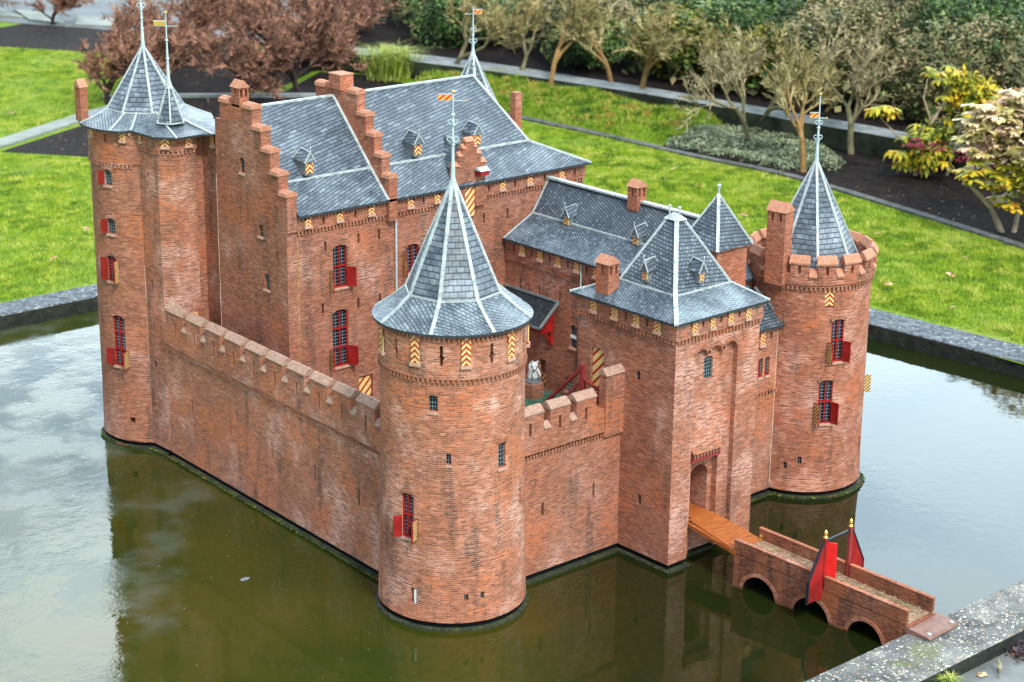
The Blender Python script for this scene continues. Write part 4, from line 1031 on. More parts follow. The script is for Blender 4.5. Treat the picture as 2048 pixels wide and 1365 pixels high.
for i in range(4):
    j = (i + 1) % 4
    face_roof('roof_skirt', SL_SKT if i != 3 else SL_WSK, [e[i], e[j], k_[j], k_[i]], T); face_roof('roof_slope', SL_GAT, [k_[i], k_[j], t_[j], t_[i]], T)
l = MB()
for i in range(4):
    j = (i + 1) % 4; wd = .10 if i == 0 else .05
    l.bar(e[i], k_[i], wd, .05); l.bar(k_[i], t_[i], wd, .05, (e[i][0] - 5.8, e[i][1] + .65, 1)); l.bar(k_[i], k_[j], .055, .04)
l.extr([(5.66, -.86, 7.56), (5.98, -.86, 7.56), (5.98, -.42, 7.56), (5.66, -.42, 7.56)], [(5.78, -.72, 7.68), (5.86, -.72, 7.68), (5.86, -.56, 7.68), (5.78, -.56, 7.68)])
for (x, y) in ((5.80, -.48), (5.84, -.74)): l.tube([(x, y, 7.62), (x, y, 7.80)], .018, 6); l.ball((x, y, 7.82), .04)
ob('lead_ridge', l, LEAD, T)
chimney(T, 4.42, 4.74, -.02, .38, 5.80, 6.60, rx=False)
dormer(T, 4.98, -.60, 6.30, (-1, 0), w=.17, h=.22, back=.35); dormer(T, 5.78, -1.53, 6.34, (0, -1), w=.17, h=.22, back=.35)

# ------------------------------------------------------------------ right round tower
RX, RY_ = 11.07, -.20
T = thing('round_tower', 'round brick tower at the right with a battlemented rim around its slate cone', 'tower', (RX, RY_, 0), 'round corner towers')
rf = lambda d, R=1.5: cylF(RX, RY_, R, d)
c1 = MB()
win(T, c1, rf(-110.6), 3.48, 4.54, .34, 'red', rows=2, shut='LR', sh=.52)
win(T, c1, rf(-118.9), 1.93, 3.03, .36, 'red', rows=2, shut='LR', sh=.55)
win(T, c1, rf(-152.6), .72, .90, .09, rise=0, cols=2, sill=False); win(T, c1, rf(-139.4), .88, 1.07, .09, rise=0, cols=2, sill=False)
fr = rf(-120.6, 1.49); fr.box(c1, -.12, .12, 4.84, 5.26, -.08, .08)
slit(c1, rf(-64), .80, 1.29, .18, depth=.1)
m = MB(); m.lathe(RX, RY_, [(1.53, ZB), (1.50, .9), (1.48, 5.34), (1.55, 5.40), (1.56, 5.60)], 96, a0=radians(45)); ob('wall', m, BR_RTW, T, polar=(RX, RY_, 1.52, radians(-140)), cuts=[c1])
b = MB(); stripe_board(b, fr, -.115, .115, 4.88, 5.24, -.03, back=.03); ob('chevron_shutter', b, CHEV, T)
b = MB(); fs = Fr(RX + 1.47 * cos(radians(-52)), RY_ + 1.47 * sin(radians(-52)), (-.66, -.75)); stripe_board(b, fs, .0, .17, 2.33, 2.78, .02, back=.03); ob('shutter', b, DIAGD, T)
dentils_round(T, RX, RY_, 1.48, 5.26, 5.35, a0=-235, a1=-5, d=.05)
# parapet ring
def ring(mb, r0, r1, z0, z1, a0, a1, n=None):
    n = n or max(2, int(abs(a1 - a0) / 4)); 
    P = [radians(a0 + (a1 - a0) * i / n) for i in range(n + 1)]
    A = [(RX + r1 * cos(a), RY_ + r1 * sin(a)) for a in P] + [(RX + r0 * cos(a), RY_ + r0 * sin(a)) for a in P[::-1]]
    mb.prism(A, z0, z1)
m = MB(); ring(m, 1.36, 1.565, 5.60, 5.66, 0, 359.5, 90); ob('parapet', m, BR_RTW, T, polar=(RX, RY_, 1.52, radians(-140)))
for k in range(15):
    a = -149.4 + 24 * k
    if abs(((a + 170) + 180) % 360 - 180) < 10: continue
    low = k not in (13,)
    mm = MB(); ring(mm, 1.38, 1.565, 5.66, 5.92, a - 8.2, a + 8.2); cc = MB(); slit(cc, rf(a, 1.565), 5.66, 5.86, .045, True, depth=.1)
    mo = ob('merlon', mm, BR_RTW, T, polar=(RX, RY_, 1.52, radians(-140)), cuts=[cc])
    cp = MB(); f0, f1 = rf(a - 8.9, 1.565), rf(a + 8.9, 1.565); prof = [(.05, 5.90), (.055, 5.94), (-.06, 6.10), (-.12, 6.10), (-.23, 5.94), (-.23, 5.90)]
    cp.extr([f0.p(0, z, d) for d, z in prof][::-1], [f1.p(0, z, d) for d, z in prof][::-1]); ob('tile_cap', cp, CAPR, mo)
    sp = MB(); f = rf(a + 12, 1.565); prof = [(.045, 5.60), (.045, 5.64), (-.10, 5.78), (-.16, 5.78), (-.18, 5.60)]
    sp.extr([f.p(-.09, z, d) for d, z in prof][::-1], [f.p(.09, z, d) for d, z in prof][::-1]); ob('embrasure_sill', sp, CAPR, T)
m = MB(); ring(m, 1.36, 1.565, 5.66, 5.98, -222, -186); ob('raised_parapet', m, BR_RTW, T, polar=(RX, RY_, 1.52, radians(-140)))
A0 = -131.5
spire(T, RX, RY_, A0, 1.22, 5.62, 8.05, SL_TOW, sw=.06)
finial(T, RX, RY_, 8.05, 9.66, 'l', scrolls=((.36, .065), (.58, .055)), collars=(.3, .5), flagw=.22, fz=9.22, flagm=FLAGM)
a = radians(-171); dx, dy = cos(a), sin(a); cx, cy = RX + 1.50 * dx, RY_ + 1.50 * dy
def rot4(w, d, o=0): return [(cx + dx * u - dy * v, cy + dy * u + dx * v) for u, v in ((-d - o, -w - o), (d + o, -w - o), (d + o, w + o), (-d - o, w + o))]
m = MB(); m.prism(rot4(.25, .17), 5.36, 7.12)
c1 = MB()
for v in (-.11, .11): c1.prism([(cx + dx * u - dy * (v + q), cy + dy * u + dx * (v + q)) for u, q in ((-.3, -.035), (.3, -.035), (.3, .035), (-.3, .035))], 6.88, 7.06)
ch = ob('chimney', m, BR_CHI, T, cuts=[c1])
A = rot4(.25, .17, .03); cp = MB(); q0 = ((A[0][0] + A[1][0]) / 2, (A[0][1] + A[1][1]) / 2, 7.34); q1 = ((A[3][0] + A[2][0]) / 2, (A[3][1] + A[2][1]) / 2, 7.34)
cp.extr([(*A[1], 7.12), (*A[0], 7.12), q0], [(*A[2], 7.12), (*A[3], 7.12), q1]); ob('chimney_cap', cp, CAPR, ch)
m = MB(); m.extr([(p[0], p[1], 5.37) for p in rot4(.25, .17)], [(p[0] * .5 + cx * .5 - dx * .1, p[1] * .5 + cy * .5 - dy * .1, 5.15) for p in rot4(.25, .17)]); ob('chimney_corbel', m, BR_CHI, ch)

# ------------------------------------------------------------------ pale mortar seams where the blocks meet
STAIN = plain('ochre_stain', (.36, .20, .09), .85, .15, .4, 9)
m = MB(); zz = [3.0, 3.6, 4.2, 4.8, 5.3, 5.8, 6.3]; ww = [.01, .03, .035, .045, .05, .05, .035]
for k in range(6): m.face([(.985, 6.946, zz[k]), (.985 + ww[k], 6.946, zz[k]), (.985 + ww[k + 1], 6.946, zz[k + 1]), (.985, 6.946, zz[k + 1])])
ob('water_stain', m, STAIN, bpy.data.objects['great_hall'])
SEAM = plain('pale_mortar', (.62, .50, .40), .85, .2, .35, 14)
def seam(parent, x, y, z0, z1, w=.018):
    m = MB(); n = 14
    m.tube([(x + random.uniform(-.004, .004), y + random.uniform(-.004, .004), z0 + (z1 - z0) * k / n) for k in range(n + 1)], [w * random.uniform(.25, .6) for _ in range(n + 1)], 4); ob('mortar_seam', m, SEAM, parent)
TH = {o['label'][:14]: o for o in bpy.data.objects if o.get('label') and o.parent is None}
LTW = next(o for k, o in TH.items() if k.startswith('tall round')); HAL = bpy.data.objects['great_hall']; GTE = bpy.data.objects['gatehouse']; LNK = bpy.data.objects['link_building']
seam(LTW, -.355, 11.66, ZB, 4.9); seam(LTW, -.335, 10.86, ZB, 3.0); seam(HAL, .69, 9.86, 3.5, 7.4); seam(LNK, 9.57, -.565, .3, 4.2); seam(GTE, 6.37, -2.055, .8, 4.2)
# ------------------------------------------------------------------ courtyard
def flat(name, pts, z, mat, kind='structure', label=None, cat=None, th=0):
    m = MB(); m.face([(x, y, z) for x, y in pts]); o = ob(name, m, mat, loc=(pts[0][0], pts[0][1], z)); return tag(o, label, cat, kind=kind)
m = MB(); m.box(-.28, 10.0, -.28, 11.0, .2, 1.63); o = ob('courtyard', m, PAVE, loc=(5, 3, 1.5)); tag(o, 'brown paved castle courtyard behind the battlements', 'courtyard', kind='structure')
flat('courtyard_lawn', [(3.6, 3.4), (5.4, 2.0), (7.2, 2.6), (7.42, 5.0), (6.95, 5.15), (6.5, 5.3), (5.6, 5.1)], 1.634, COURT, label='teal green patch of ground in the courtyard', cat='lawn')
T = thing('statue', 'small grey seated stone statue on a pedestal in the courtyard beside the arched door', 'statue', (6.75, 5.0, 1.5))
m = MB(); m.box(6.55, 6.95, 4.8, 5.2, 1.5, 2.02); ob('pedestal', m, BR_TRM, T)
m = MB(); m.box(6.58, 6.92, 4.83, 5.17, 2.02, 2.10); ob('plinth_slab', m, PEDM, T)
m = MB(); m.lathe(6.75, 5.0, [(.13, 2.10), (.15, 2.2), (.11, 2.36), (.13, 2.44), (.08, 2.54), (.001, 2.58)], 10)
m.tube([(6.66, 4.9, 2.1), (6.64, 4.86, 2.28), (6.68, 4.92, 2.42)], [.04, .035, .04], 6); m.tube([(6.86, 4.88, 2.1), (6.86, 4.84, 2.25), (6.82, 4.92, 2.4)], [.04, .035, .04], 6); m.ball((6.72, 4.90, 2.50), .095, 1.1, 7); m.ball((6.66, 4.83, 2.45), .045, 1, 6); m.ball((6.68, 4.93, 2.60), .03); m.ball((6.78, 4.86, 2.60), .03)
ob('figure', m, STAT, T, smooth=True)
T = thing('wall_stairs', 'dull red wooden stairs with a sloping balustrade leading to the striped gatehouse door', 'staircase', (4.2, .6, 1.5))
m = MB(); m.bar((4.05, 1.9, 2.72), (4.05, .36, 4.22), .07, .09, (1, 0, 0)); ob('handrail', m, DKRED, T)
m = MB(); m.bar((4.05, 1.9, 2.38), (4.05, .40, 3.86), .05, .05, (1, 0, 0)); m.bar((4.05, 1.9, 2.10), (4.05, .40, 3.58), .05, .07, (1, 0, 0)); m.bar((4.33, 1.9, 2.10), (4.33, .40, 3.58), .05, .07, (1, 0, 0)); ob('side_rail', m, DKRED, T)
for y, z0, z1 in ((.34, 3.0, 4.30), (1.9, 1.5, 2.78)): m = MB(); m.box(4.0, 4.1, y - .05, y + .05, z0, z1); ob('post', m, DKRED, T)
for k in range(10): y = 1.8 - k * .15; m = MB(); m.box(4.03, 4.36, y - .09, y + .07, 2.1 + k * .147, 2.14 + k * .147); ob('step', m, DKRED, T)
m = MB(); m.box(4.0, 4.38, -.28, .42, 3.52, 3.60); ob('landing', m, DKRED, T)
m = MB(); m.bar((4.05, .36, 3.98), (4.05, -.28, 3.80), .05, .06, (1, 0, 0)); ob('landing_rail', m, DKRED, T)

# ------------------------------------------------------------------ mossy ledge around the castle foot
T = thing('castle_ledge', 'mossy green stone ledge at the waterline around the foot of the castle', 'ledge', (5, 5, 0))
m = MB(); pl = MB()
def footing(fn, d0, d1):
    pass
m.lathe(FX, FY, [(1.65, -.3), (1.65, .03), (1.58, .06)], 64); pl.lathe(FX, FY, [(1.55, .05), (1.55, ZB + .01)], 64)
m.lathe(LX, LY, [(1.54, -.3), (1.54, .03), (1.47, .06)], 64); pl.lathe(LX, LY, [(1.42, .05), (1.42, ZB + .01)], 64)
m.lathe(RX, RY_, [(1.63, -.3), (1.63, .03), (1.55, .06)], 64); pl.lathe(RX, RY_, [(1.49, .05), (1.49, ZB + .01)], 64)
def quad(mb, a, b, t, z0, z1): d = np.subtract(b, a); d = d / np.linalg.norm(d); n = np.array((d[1], -d[0])); mb.prism([tuple(np.array(a) + n * t), tuple(np.array(a) - n * .6), tuple(np.array(b) - n * .6), tuple(np.array(b) + n * t)][::-1], z0, z1)
for a, b in (((-.36, 12.0), (-.34, 10.8)), ((-.33, 10.95), (-.74, 1.0)), ((1.2, -.58), (4.5, -.58)), ((7.0, -.56), (10, -.56))):
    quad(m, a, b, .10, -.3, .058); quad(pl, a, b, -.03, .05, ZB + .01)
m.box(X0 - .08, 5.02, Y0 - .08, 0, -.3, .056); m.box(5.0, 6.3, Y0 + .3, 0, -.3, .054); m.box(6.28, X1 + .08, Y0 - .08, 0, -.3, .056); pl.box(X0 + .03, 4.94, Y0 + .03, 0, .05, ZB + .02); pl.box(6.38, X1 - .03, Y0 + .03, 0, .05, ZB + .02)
ob('ledge', m, plain('wet_ledge_stone', (.030, .034, .022), .75, .3, .6, 6, dirt=(.07, .075, .02), bumpk=.7), T); split_ob('gap_shadow_strip', pl, GAPSHADE, T)  # black strips stand in for the shadow below the walls
def clumps(path, n, rmin, rmax, z0, mb, spread=.05):
    seg = [(np.array(a), np.array(b)) for a, b in zip(path[:-1], path[1:])]; Ls = [np.linalg.norm(b - a) for a, b in seg]; tot = sum(Ls)
    for _ in range(n):
        t = random.random() * tot
        for (a, b), L in zip(seg, Ls):
            if t <= L: break
            t -= L
        p = a + (b - a) * min(1, t / L); r = random.uniform(rmin, rmax) * random.uniform(.6, 1)
        V = []; 
        for k in range(5):
            for i in range(6):
                th = pi * (k + .5) / 5; ph = 2 * pi * i / 6; q = r * random.uniform(.7, 1.3)
                V.append((p[0] + random.uniform(-.01, .01) + q * sin(th) * cos(ph) * 1.3 + 0, p[1] + q * sin(th) * sin(ph) * 1.3, z0 + q * .7 * cos(th)))
        F = [(k * 6 + i, k * 6 + (i + 1) % 6, (k + 1) * 6 + (i + 1) % 6, (k + 1) * 6 + i)[::-1] for k in range(4) for i in range(6)]
        mb.solid(V, F)
mb = MB()
arc = lambda cx, cy, R, a0, a1: [(cx + R * cos(radians(a0 + (a1 - a0) * i / 14)), cy + R * sin(radians(a0 + (a1 - a0) * i / 14))) for i in range(15)]
clumps(arc(LX, LY, 1.52, -215, -133) + [(-.43, 10.95), (-.83, 1.5)], 460, .015, .045, .05, mb)
clumps(arc(FX, FY, 1.63, -200, -30), 90, .012, .03, .045, mb); clumps([(1.4, -.67), (4.3, -.67), (4.3, -2.24), (5.0, -2.25)], 80, .012, .03, .045, mb)
clumps([(7.15, -.68), (9.7, -.68)] + arc(RX, RY_, 1.61, -160, -40), 260, .015, .05, .05, mb)
o = ob('moss', mb, LEDG, T); tag(o, kind='stuff')

# ------------------------------------------------------------------ drawbridge, brick bridge and its red gate
T = thing('drawbridge', 'orange wooden plank drawbridge sloping from the gatehouse arch to the brick bridge', 'drawbridge', (5.45, -2.05, 1))
za, zb = 1.015, .86
for k in range(16):
    y0 = -2.02 - k * .1005; z0 = za + (zb - za) * k / 16; z1 = za + (zb - za) * (k + 1) / 16; w = .0
    x0 = 5.17 - .012 * k; x1 = 5.93 - .004 * k
    m = MB(); m.extr([(x0, y0, z0 - .035), (x1, y0, z0 - .035), (x1, y0, z0), (x0, y0, z0)][::-1], [(x0, y0 - .087, z1 - .035), (x1, y0 - .087, z1 - .035), (x1, y0 - .087, z1), (x0, y0 - .087, z1)][::-1]); ob('plank', m, WOOD, T)
for x in (5.10, 5.80): m = MB(); m.bar((x, -2.05, za - .08), (x - .08, -3.62, zb - .08), .07, .09); ob('beam', m, WOOD, T)
for x in (5.03, 5.82): m = MB(); m.tube([(x, -3.58, .86), (x, -3.58, .95), (x + .04, -3.56, .97), (x + .06, -3.6, .90)], .014, 5); ob('gold_ring', m, GOLD, T)
o = Fr(5.0, -3.57, (0, -1))
bd = np.array((.25, -4.48)); bl = np.linalg.norm(bd); bd = bd / bl       # bridge axis
bn = np.array((-bd[1], bd[0]))                                                 # to the far side
T = thing('brick_bridge', 'low brick bridge with three arches and straw strewn deck leading to the concrete bank', 'bridge', (5.5, -5.8, 0))
BP = lambda s_, t_, z: (5.0 + bd[0] * s_ + bn[0] * t_, -3.57 + bd[1] * s_ + bn[1] * t_, z)
def btop(s_): return 1.10 - .13 * s_ / 4.48
m = MB(); A = []; prof = [(0, -.4), (0, btop(0) - .26), (4.55, btop(4.5) - .34), (4.55, -.4)]
m.extr([BP(s_, .0, z) for s_, z in prof], [BP(s_, .94, z) for s_, z in prof])
c1 = MB()
for sc, r, zt in ((.72, .46, .42), (2.12, .47, .42), (3.50, .44, .38)):
    q = [(sc + r * cos(pi * k / 14), max(-.5, zt - r + r * sin(pi * k / 14))) for k in range(15)]; q = [(sc + r, -.5)] + q + [(sc - r, -.5)]
    c1.extr([BP(s_, -.1, z) for s_, z in q], [BP(s_, .86, z) for s_, z in q])
bw_ = ob('wall', m, [BR_BRG, plain('vault_shade_black', (.012, .010, .008), .9, .1, .5, 4)], T, cuts=[c1])
for p in bw_.data.polygons:  # shade inside the arches painted on: vault faces turn near-black
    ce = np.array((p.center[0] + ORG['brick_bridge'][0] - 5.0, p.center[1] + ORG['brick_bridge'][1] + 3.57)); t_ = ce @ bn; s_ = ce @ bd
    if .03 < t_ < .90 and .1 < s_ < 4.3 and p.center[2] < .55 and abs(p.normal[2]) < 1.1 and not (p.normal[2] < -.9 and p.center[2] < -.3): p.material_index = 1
for i, (ta, tb) in enumerate(((-.01, .065), (.875, .95))):
    for (sa, sb) in (((0, 2.28), (2.42, 4.48)) if i == 0 else ((-.02, 2.28), (2.42, 4.50))):
        m = MB(); pr = [(sa, btop(sa) - .30), (sb, btop(sb) - .30), (sb, btop(sb) - .01), (sa, btop(sa) - .01)]
        m.extr([BP(s_, ta, z) for s_, z in pr], [BP(s_, tb, z) for s_, z in pr]); po = ob('parapet', m, BR_BRG, T)
        c = MB(); pr = [(sa - .005, btop(sa) - .012), (sb + .005, btop(sb) - .012), (sb + .005, btop(sb) + .012), (sa - .005, btop(sa) + .012)]
        c.extr([BP(s_, ta - .008, z) for s_, z in pr], [BP(s_, tb + .008, z) for s_, z in pr]); ob('coping', c, BR_CHI, po)
m = MB(); pr = [(0, btop(0) - .256), (4.45, btop(4.45) - .336), (4.45, btop(4.45) - .33), (0, btop(0) - .25)]
m.extr([BP(s_, .066, z) for s_, z in pr], [BP(s_, .874, z) for s_, z in pr]); ob('deck', m, COB, T)
for sc, r, zt in ((.72, .46, .42), (2.12, .47, .42), (3.50, .44, .38)):
    a_ = MB()
    for k in range(1, 13):
        t0, t1 = pi * k / 14, pi * (k + 1) / 14
        q = [(sc + r * cos(t1), zt - r + r * sin(t1)), (sc + r * cos(t0), zt - r + r * sin(t0)), (sc + (r + .085) * cos(t0), zt - r + (r + .085) * sin(t0)), (sc + (r + .085) * cos(t1), zt - r + (r + .085) * sin(t1))]
        a_.extr([BP(s_, -.014, z) for s_, z in q], [BP(s_, .02, z) for s_, z in q])
    ob('brick_arch', a_, BR_TRM, T)
m = MB(); pr = [(4.46, .615), (4.72, .60), (5.02, .575), (5.06, .53), (4.7, .50), (4.46, .5)]
m.extr([BP(s_, -.02, z) for s_, z in pr][::-1], [BP(s_, 1.04, z) for s_, z in pr][::-1]); fl = ob('end_flap', m, plain('flap_brown', (.20, .10, .075), .6, .4, .35, 6, bumpk=.5), T)
for t_ in (.12, .92): m = MB(); q = BP(4.95, t_, .59); m.lathe(q[0], q[1], [(.045, .58), (.045, .60), (.02, .61)], 8); ob('bolt', m, FINM, fl)
# straw on the deck
mb = MB()
for _ in range(900):
    s_, t_ = random.uniform(.02, 4.4), random.uniform(.09, .85); z = btop(s_) - .245 - .05 * s_ / 4.4 + random.uniform(-.005, .018); a = random.random() * pi; L = random.uniform(.03, .09)
    p = np.array(BP(s_, t_, z)); d = np.array((cos(a), sin(a), random.uniform(-.15, .15))) * L; u = np.array((-sin(a), cos(a), 0)) * .007
    mb.face([p - u, p + d - u, p + d + u, p + u])
o = ob('straw', mb, leafy('straw_colour', [(.3, (.16, .09, .05)), (.5, (.34, .24, .13)), (.8, (.62, .52, .34))], 3), T); tag(o, kind='stuff')
T = thing('bridge_gate', 'red wooden gate with black trimmed wings and gold finials standing across the brick bridge', 'gate', (5.6, -5.88, .8))
for (t_, sg) in ((.03, -1), (.91, 1)):
    q = BP(2.35, t_, 0); m = MB(); m.box(q[0] - .035, q[0] + .035, q[1] - .035, q[1] + .035, .74, 1.86); po = ob('gate_post', m, DKRED if sg > 0 else RED, T)
    m = MB(); m.lathe(q[0], q[1], [(.03, 1.86), (.05, 1.88), (.05, 1.90), (.022, 1.93), (.04, 1.97), (.035, 2.02), (.004, 2.06)], 10); ob('gold_finial', m, GOLD, po)
    e = sg * .48
    P = [(0, .52), (e, .52), (e, 1.0), (sg * .04, 1.82), (0, 1.82)]
    P = P if sg > 0 else P[::-1]
    m = MB(); m.extr([(q[0] + u, q[1] - .018, z) for u, z in P], [(q[0] + u, q[1] + .018, z) for u, z in P]); wo = ob('side_wing', m, RED, T)
    m = MB(); m.bar((q[0] + e, q[1], .50), (q[0] + e, q[1], 1.01), .035, .06, (0, 1, 0)); m.bar((q[0] + e, q[1], 1.0), (q[0] + sg * .05, q[1], 1.82), .035, .06, (0, 1, 0)); ob('black_trim', m, BLACK, wo)
qa, qb = BP(2.35, .06, 0), BP(2.35, .89, 0)
m = MB(); m.bar((qa[0], qa[1], 1.80), (qb[0], qb[1], 1.80), .05, .05); ob('top_beam', m, BLACK, T)
m = MB(); q = BP(2.35, .09, 0); L = .16; m.extr([(q[0], q[1], .84), (q[0] + .14, q[1] - L, .84), (q[0] + .14, q[1] - L, 1.74), (q[0], q[1], 1.76)], [(q[0] + .03, q[1] + .02, .84), (q[0] + .17, q[1] - L, .84), (q[0] + .17, q[1] - L + .02, 1.74), (q[0] + .03, q[1] + .02, 1.76)]); ob('gate_leaf', m, REDB, T)

# ------------------------------------------------------------------ ground, pond and banks
def sheet(name, pts, z, mat, label, cat, kind='structure', sub=0):
    m = MB(); m.face([(x, y, z) for x, y in pts]); o = ob(name, m, mat, loc=(pts[0][0], pts[0][1], z)); return tag(o, label, cat, kind=kind)
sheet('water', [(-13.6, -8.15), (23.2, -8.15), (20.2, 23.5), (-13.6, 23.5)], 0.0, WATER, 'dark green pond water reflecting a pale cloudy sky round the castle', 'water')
m = MB(); m.box(-14, 24, -9, 24.5, -3, -2.2); o = ob('pond_bed', m, SOIL, loc=(0, 0, -2.5)); tag(o, 'dark bed of the pond below the water', 'pond bed', kind='structure')
B0 = 4000.0
m = MB(); zi = .44
ix0, ix1, iy0, iy1 = -14.6, 21.5, -9.3, 24.4
m.face([(x, y, .15) for x, y in [(-B0, -B0), (B0, -B0), (B0, iy0), (-B0, iy0)]])
for q in ([(-B0, iy1), (B0, iy1), (B0, B0), (-B0, B0)], [(-B0, iy0), (ix0, iy0), (ix0, iy1), (-B0, iy1)], [(24.0, iy0), (B0, iy0), (B0, iy1), (24.0, iy1)]):
    m.face([(x, y, zi) for x, y in q])
# the strip behind the slightly skewed right bank
m.face([(22.2, iy0, zi), (24.0, iy0, zi), (24.0, iy1, zi), (20.9, iy1, zi)])
o = ob('lawn', m, LAWN, loc=(25, 0, zi)); tag(o, 'bright green short cut lawn around the pond', 'lawn', kind='structure')
def kerb(label, name, P, ztop, mats, group=None):
    """P: plan outline counter-clockwise"""
    m = MB(); n = len(P)
    m.solid([(x, y, -1.2) for x, y in P] + [(x, y, ztop - .03) for x, y in P], [(i, (i + 1) % n, n + (i + 1) % n, n + i) for i in range(n)], 1)
    c = (sum(p[0] for p in P) / n, sum(p[1] for p in P) / n)
    ins = offs(P, -.03)
    m.solid([(x, y, ztop - .03) for x, y in P] + [(x, y, ztop) for x, y in ins], [(i, (i + 1) % n, n + (i + 1) % n, n + i) for i in range(n)], 0)
    m.face([(x, y, ztop) for x, y in ins], 0)
    o = ob(name, m, mats, loc=(c[0], c[1], ztop)); return tag(o, label, 'kerb', group)
kerb('broad pebbly exposed aggregate concrete bank in the near right corner, at the end of the bridge', 'pond_kerb', [(-14.4, -9.5), (24.5, -9.5), (24.5, -8.07), (-14.4, -8.07)], .50, [AGG, KSIDE], 'concrete banks of the pond')
kerb('grey concrete bank with a wet black side, behind the left tower', 'pond_kerb', [(-14.4, 23.25), (21.2, 23.25), (21.2, 24.5), (-14.4, 24.5)], .48, [KERB, KSIDE], 'concrete banks of the pond')
kerb('grey concrete bank with a wet black side, right of the right tower', 'pond_kerb', [(22.72, -8.05), (24.0, -8.05), (21.4, 23.2), (19.75, 23.2)], .482, [KERB, KSIDE], 'concrete banks of the pond')
kerb('plain concrete bank along the near left side of the pond, outside the picture', 'pond_kerb', [(-14.6, -8.0), (-13.5, -8.0), (-13.5, 23.2), (-14.6, 23.2)], .484, [KERB, KSIDE], 'concrete banks of the pond')
sheet('pavement', [(-30, -30), (30, -30), (30, -9.5), (-30, -9.5)], .155, plain('wet_slab', (.13, .135, .13), .55, .4, .45, 1.1, dirt=(.16, .165, .15), bumpk=.3), 'dark wet paving in the near right corner', 'pavement')
sheet('soil_bed', [(12.2, 44.6), (14.6, 41.4), (19, 38.5), (26, 37.5), (33, 41), (35, 45), (36, 49), (34, 52), (29.5, 48.6), (25.0, 50.0), (22, 51.2), (18.9, 48.0)], .452, SOIL, 'black soil bed with a pointed left end between lawn and path', 'soil bed')
sheet('soil_bed', [(18, 72), (24.8, 69.0), (28.6, 63.5), (23.6, 52.6), (26, 50.5), (29.3, 49.2), (34.2, 52.6), (36, 49.5), (35.4, 58), (36.0, 62.0), (32.7, 70.4), (29.7, 76)], .456, SOIL, 'dark soil bed under the reddish bare shrubs', 'soil bed')
sheet('soil_bed', [(34.55, 17.4), (33.85, 13.2), (32.9, 8.2), (30.5, -2), (44, -2), (42, 14), (42.0, 23), (41, 33), (37, 30), (35.2, 21.2)], .460, SOIL, 'black soil bed under the yellow and cream shrubs at the right', 'soil bed')
sheet('paving', [(24, 90), (29.7, 76), (32.7, 70.4), (35.4, 65.6), (37.4, 60.5), (37, 57.5), (40, 56), (48, 58.6), (80, 90), (50, 120)], .464, SLAB, 'blue grey paved area at the top left behind the shrubs', 'paving')
def border(name, label, P, w, h, mat, z0=.3, group=None, cat='edging'):
    m = MB(); P = [np.array(p, float) for p in P]; n = len(P); L_ = []; R_ = []
    for i in range(n):
        d = P[min(i + 1, n - 1)] - P[max(i - 1, 0)]; d /= np.linalg.norm(d); nn = np.array((-d[1], d[0])) * w / 2; L_.append(P[i] + nn); R_.append(P[i] - nn)
    for i in range(n - 1): m.prism([tuple(R_[i]), tuple(R_[i + 1]), tuple(L_[i + 1]), tuple(L_[i])], z0, h)
    o = ob(name, m, mat, loc=(P[0][0], P[0][1], h)); return tag(o, label, cat, group)
def smooth(P, k=3):
    P = [np.array(p, float) for p in P]
    for _ in range(k):
        Q = [P[0]]
        for a, b in zip(P[:-1], P[1:]): Q += [a * .75 + b * .25, a * .25 + b * .75]
        Q.append(P[-1]); P = Q
    return P
for q_ in ([(31.6, 80.7), (30.4, 76.5), (31.3, 73.8), (33.0, 78.1)], [(29.5, 84), (29.2, 80), (30.6, 77.6), (31.2, 81.5)], [(31.6, 73.2), (33.2, 70.9), (35.0, 72.6), (33.4, 76)]):
    m = MB(); m.prism(q_ if sum((q_[i][0] * q_[(i + 1) % 4][1] - q_[(i + 1) % 4][0] * q_[i][1]) for i in range(4)) > 0 else q_[::-1], .45, .60); o = ob('paving_slab', m, PATH, loc=(*q_[0], .45)); tag(o, 'pale grey stone slab lying at the very top left', 'slab', 'pale slabs at the top left')
border('path_edging', 'pale concrete strip crossing the lawn at the far left', [(2, 42.0), (12.9, 45.9), (18.5, 48.9), (21.5, 50.2)], 1.0, .54, PATH, cat='path edging')
border('lawn_edging', 'thin dark grey edging strip between the right lawn and the planted beds', smooth([(31, 48), (34.0, 40), (34.5, 31), (34.5, 25.3), (35.0, 21.3), (34.5, 17.3), (33.8, 13.2), (32.9, 8.2), (30.5, -2)]), .40, .53, EDGM, cat='lawn edging')
border('stone_edging', 'mossy stone edging strip behind the left tower spires', [(21.5, 52.3), (25.0, 50.2), (29.0, 47.2), (31, 45.5)], .5, .60, RETC, cat='stone edging')
RF = [(30, 62), (34.4, 56.1), (36.2, 48.7), (37.4, 44.7), (38.4, 40.8), (38.8, 38.6), (39.9, 32.2), (40.2, 26.0), (40.8, 20.7), (40.8, 17.3), (40.4, 13.4), (39.2, 4), (37, -8)]
RB = [(31.2, 63.5), (35.6, 57.8), (37.5, 50.9), (39.0, 46.6), (39.9, 42.4), (40.1, 40.0), (41.2, 33.4), (41.6, 27.2), (42.2, 21.8), (42.2, 18.4), (42.0, 14.5), (41, 4.5), (38.7, -8)]
RF = smooth(RF[1:]); RB = smooth(RB[1:]); m = MB(); nR = len(RF)
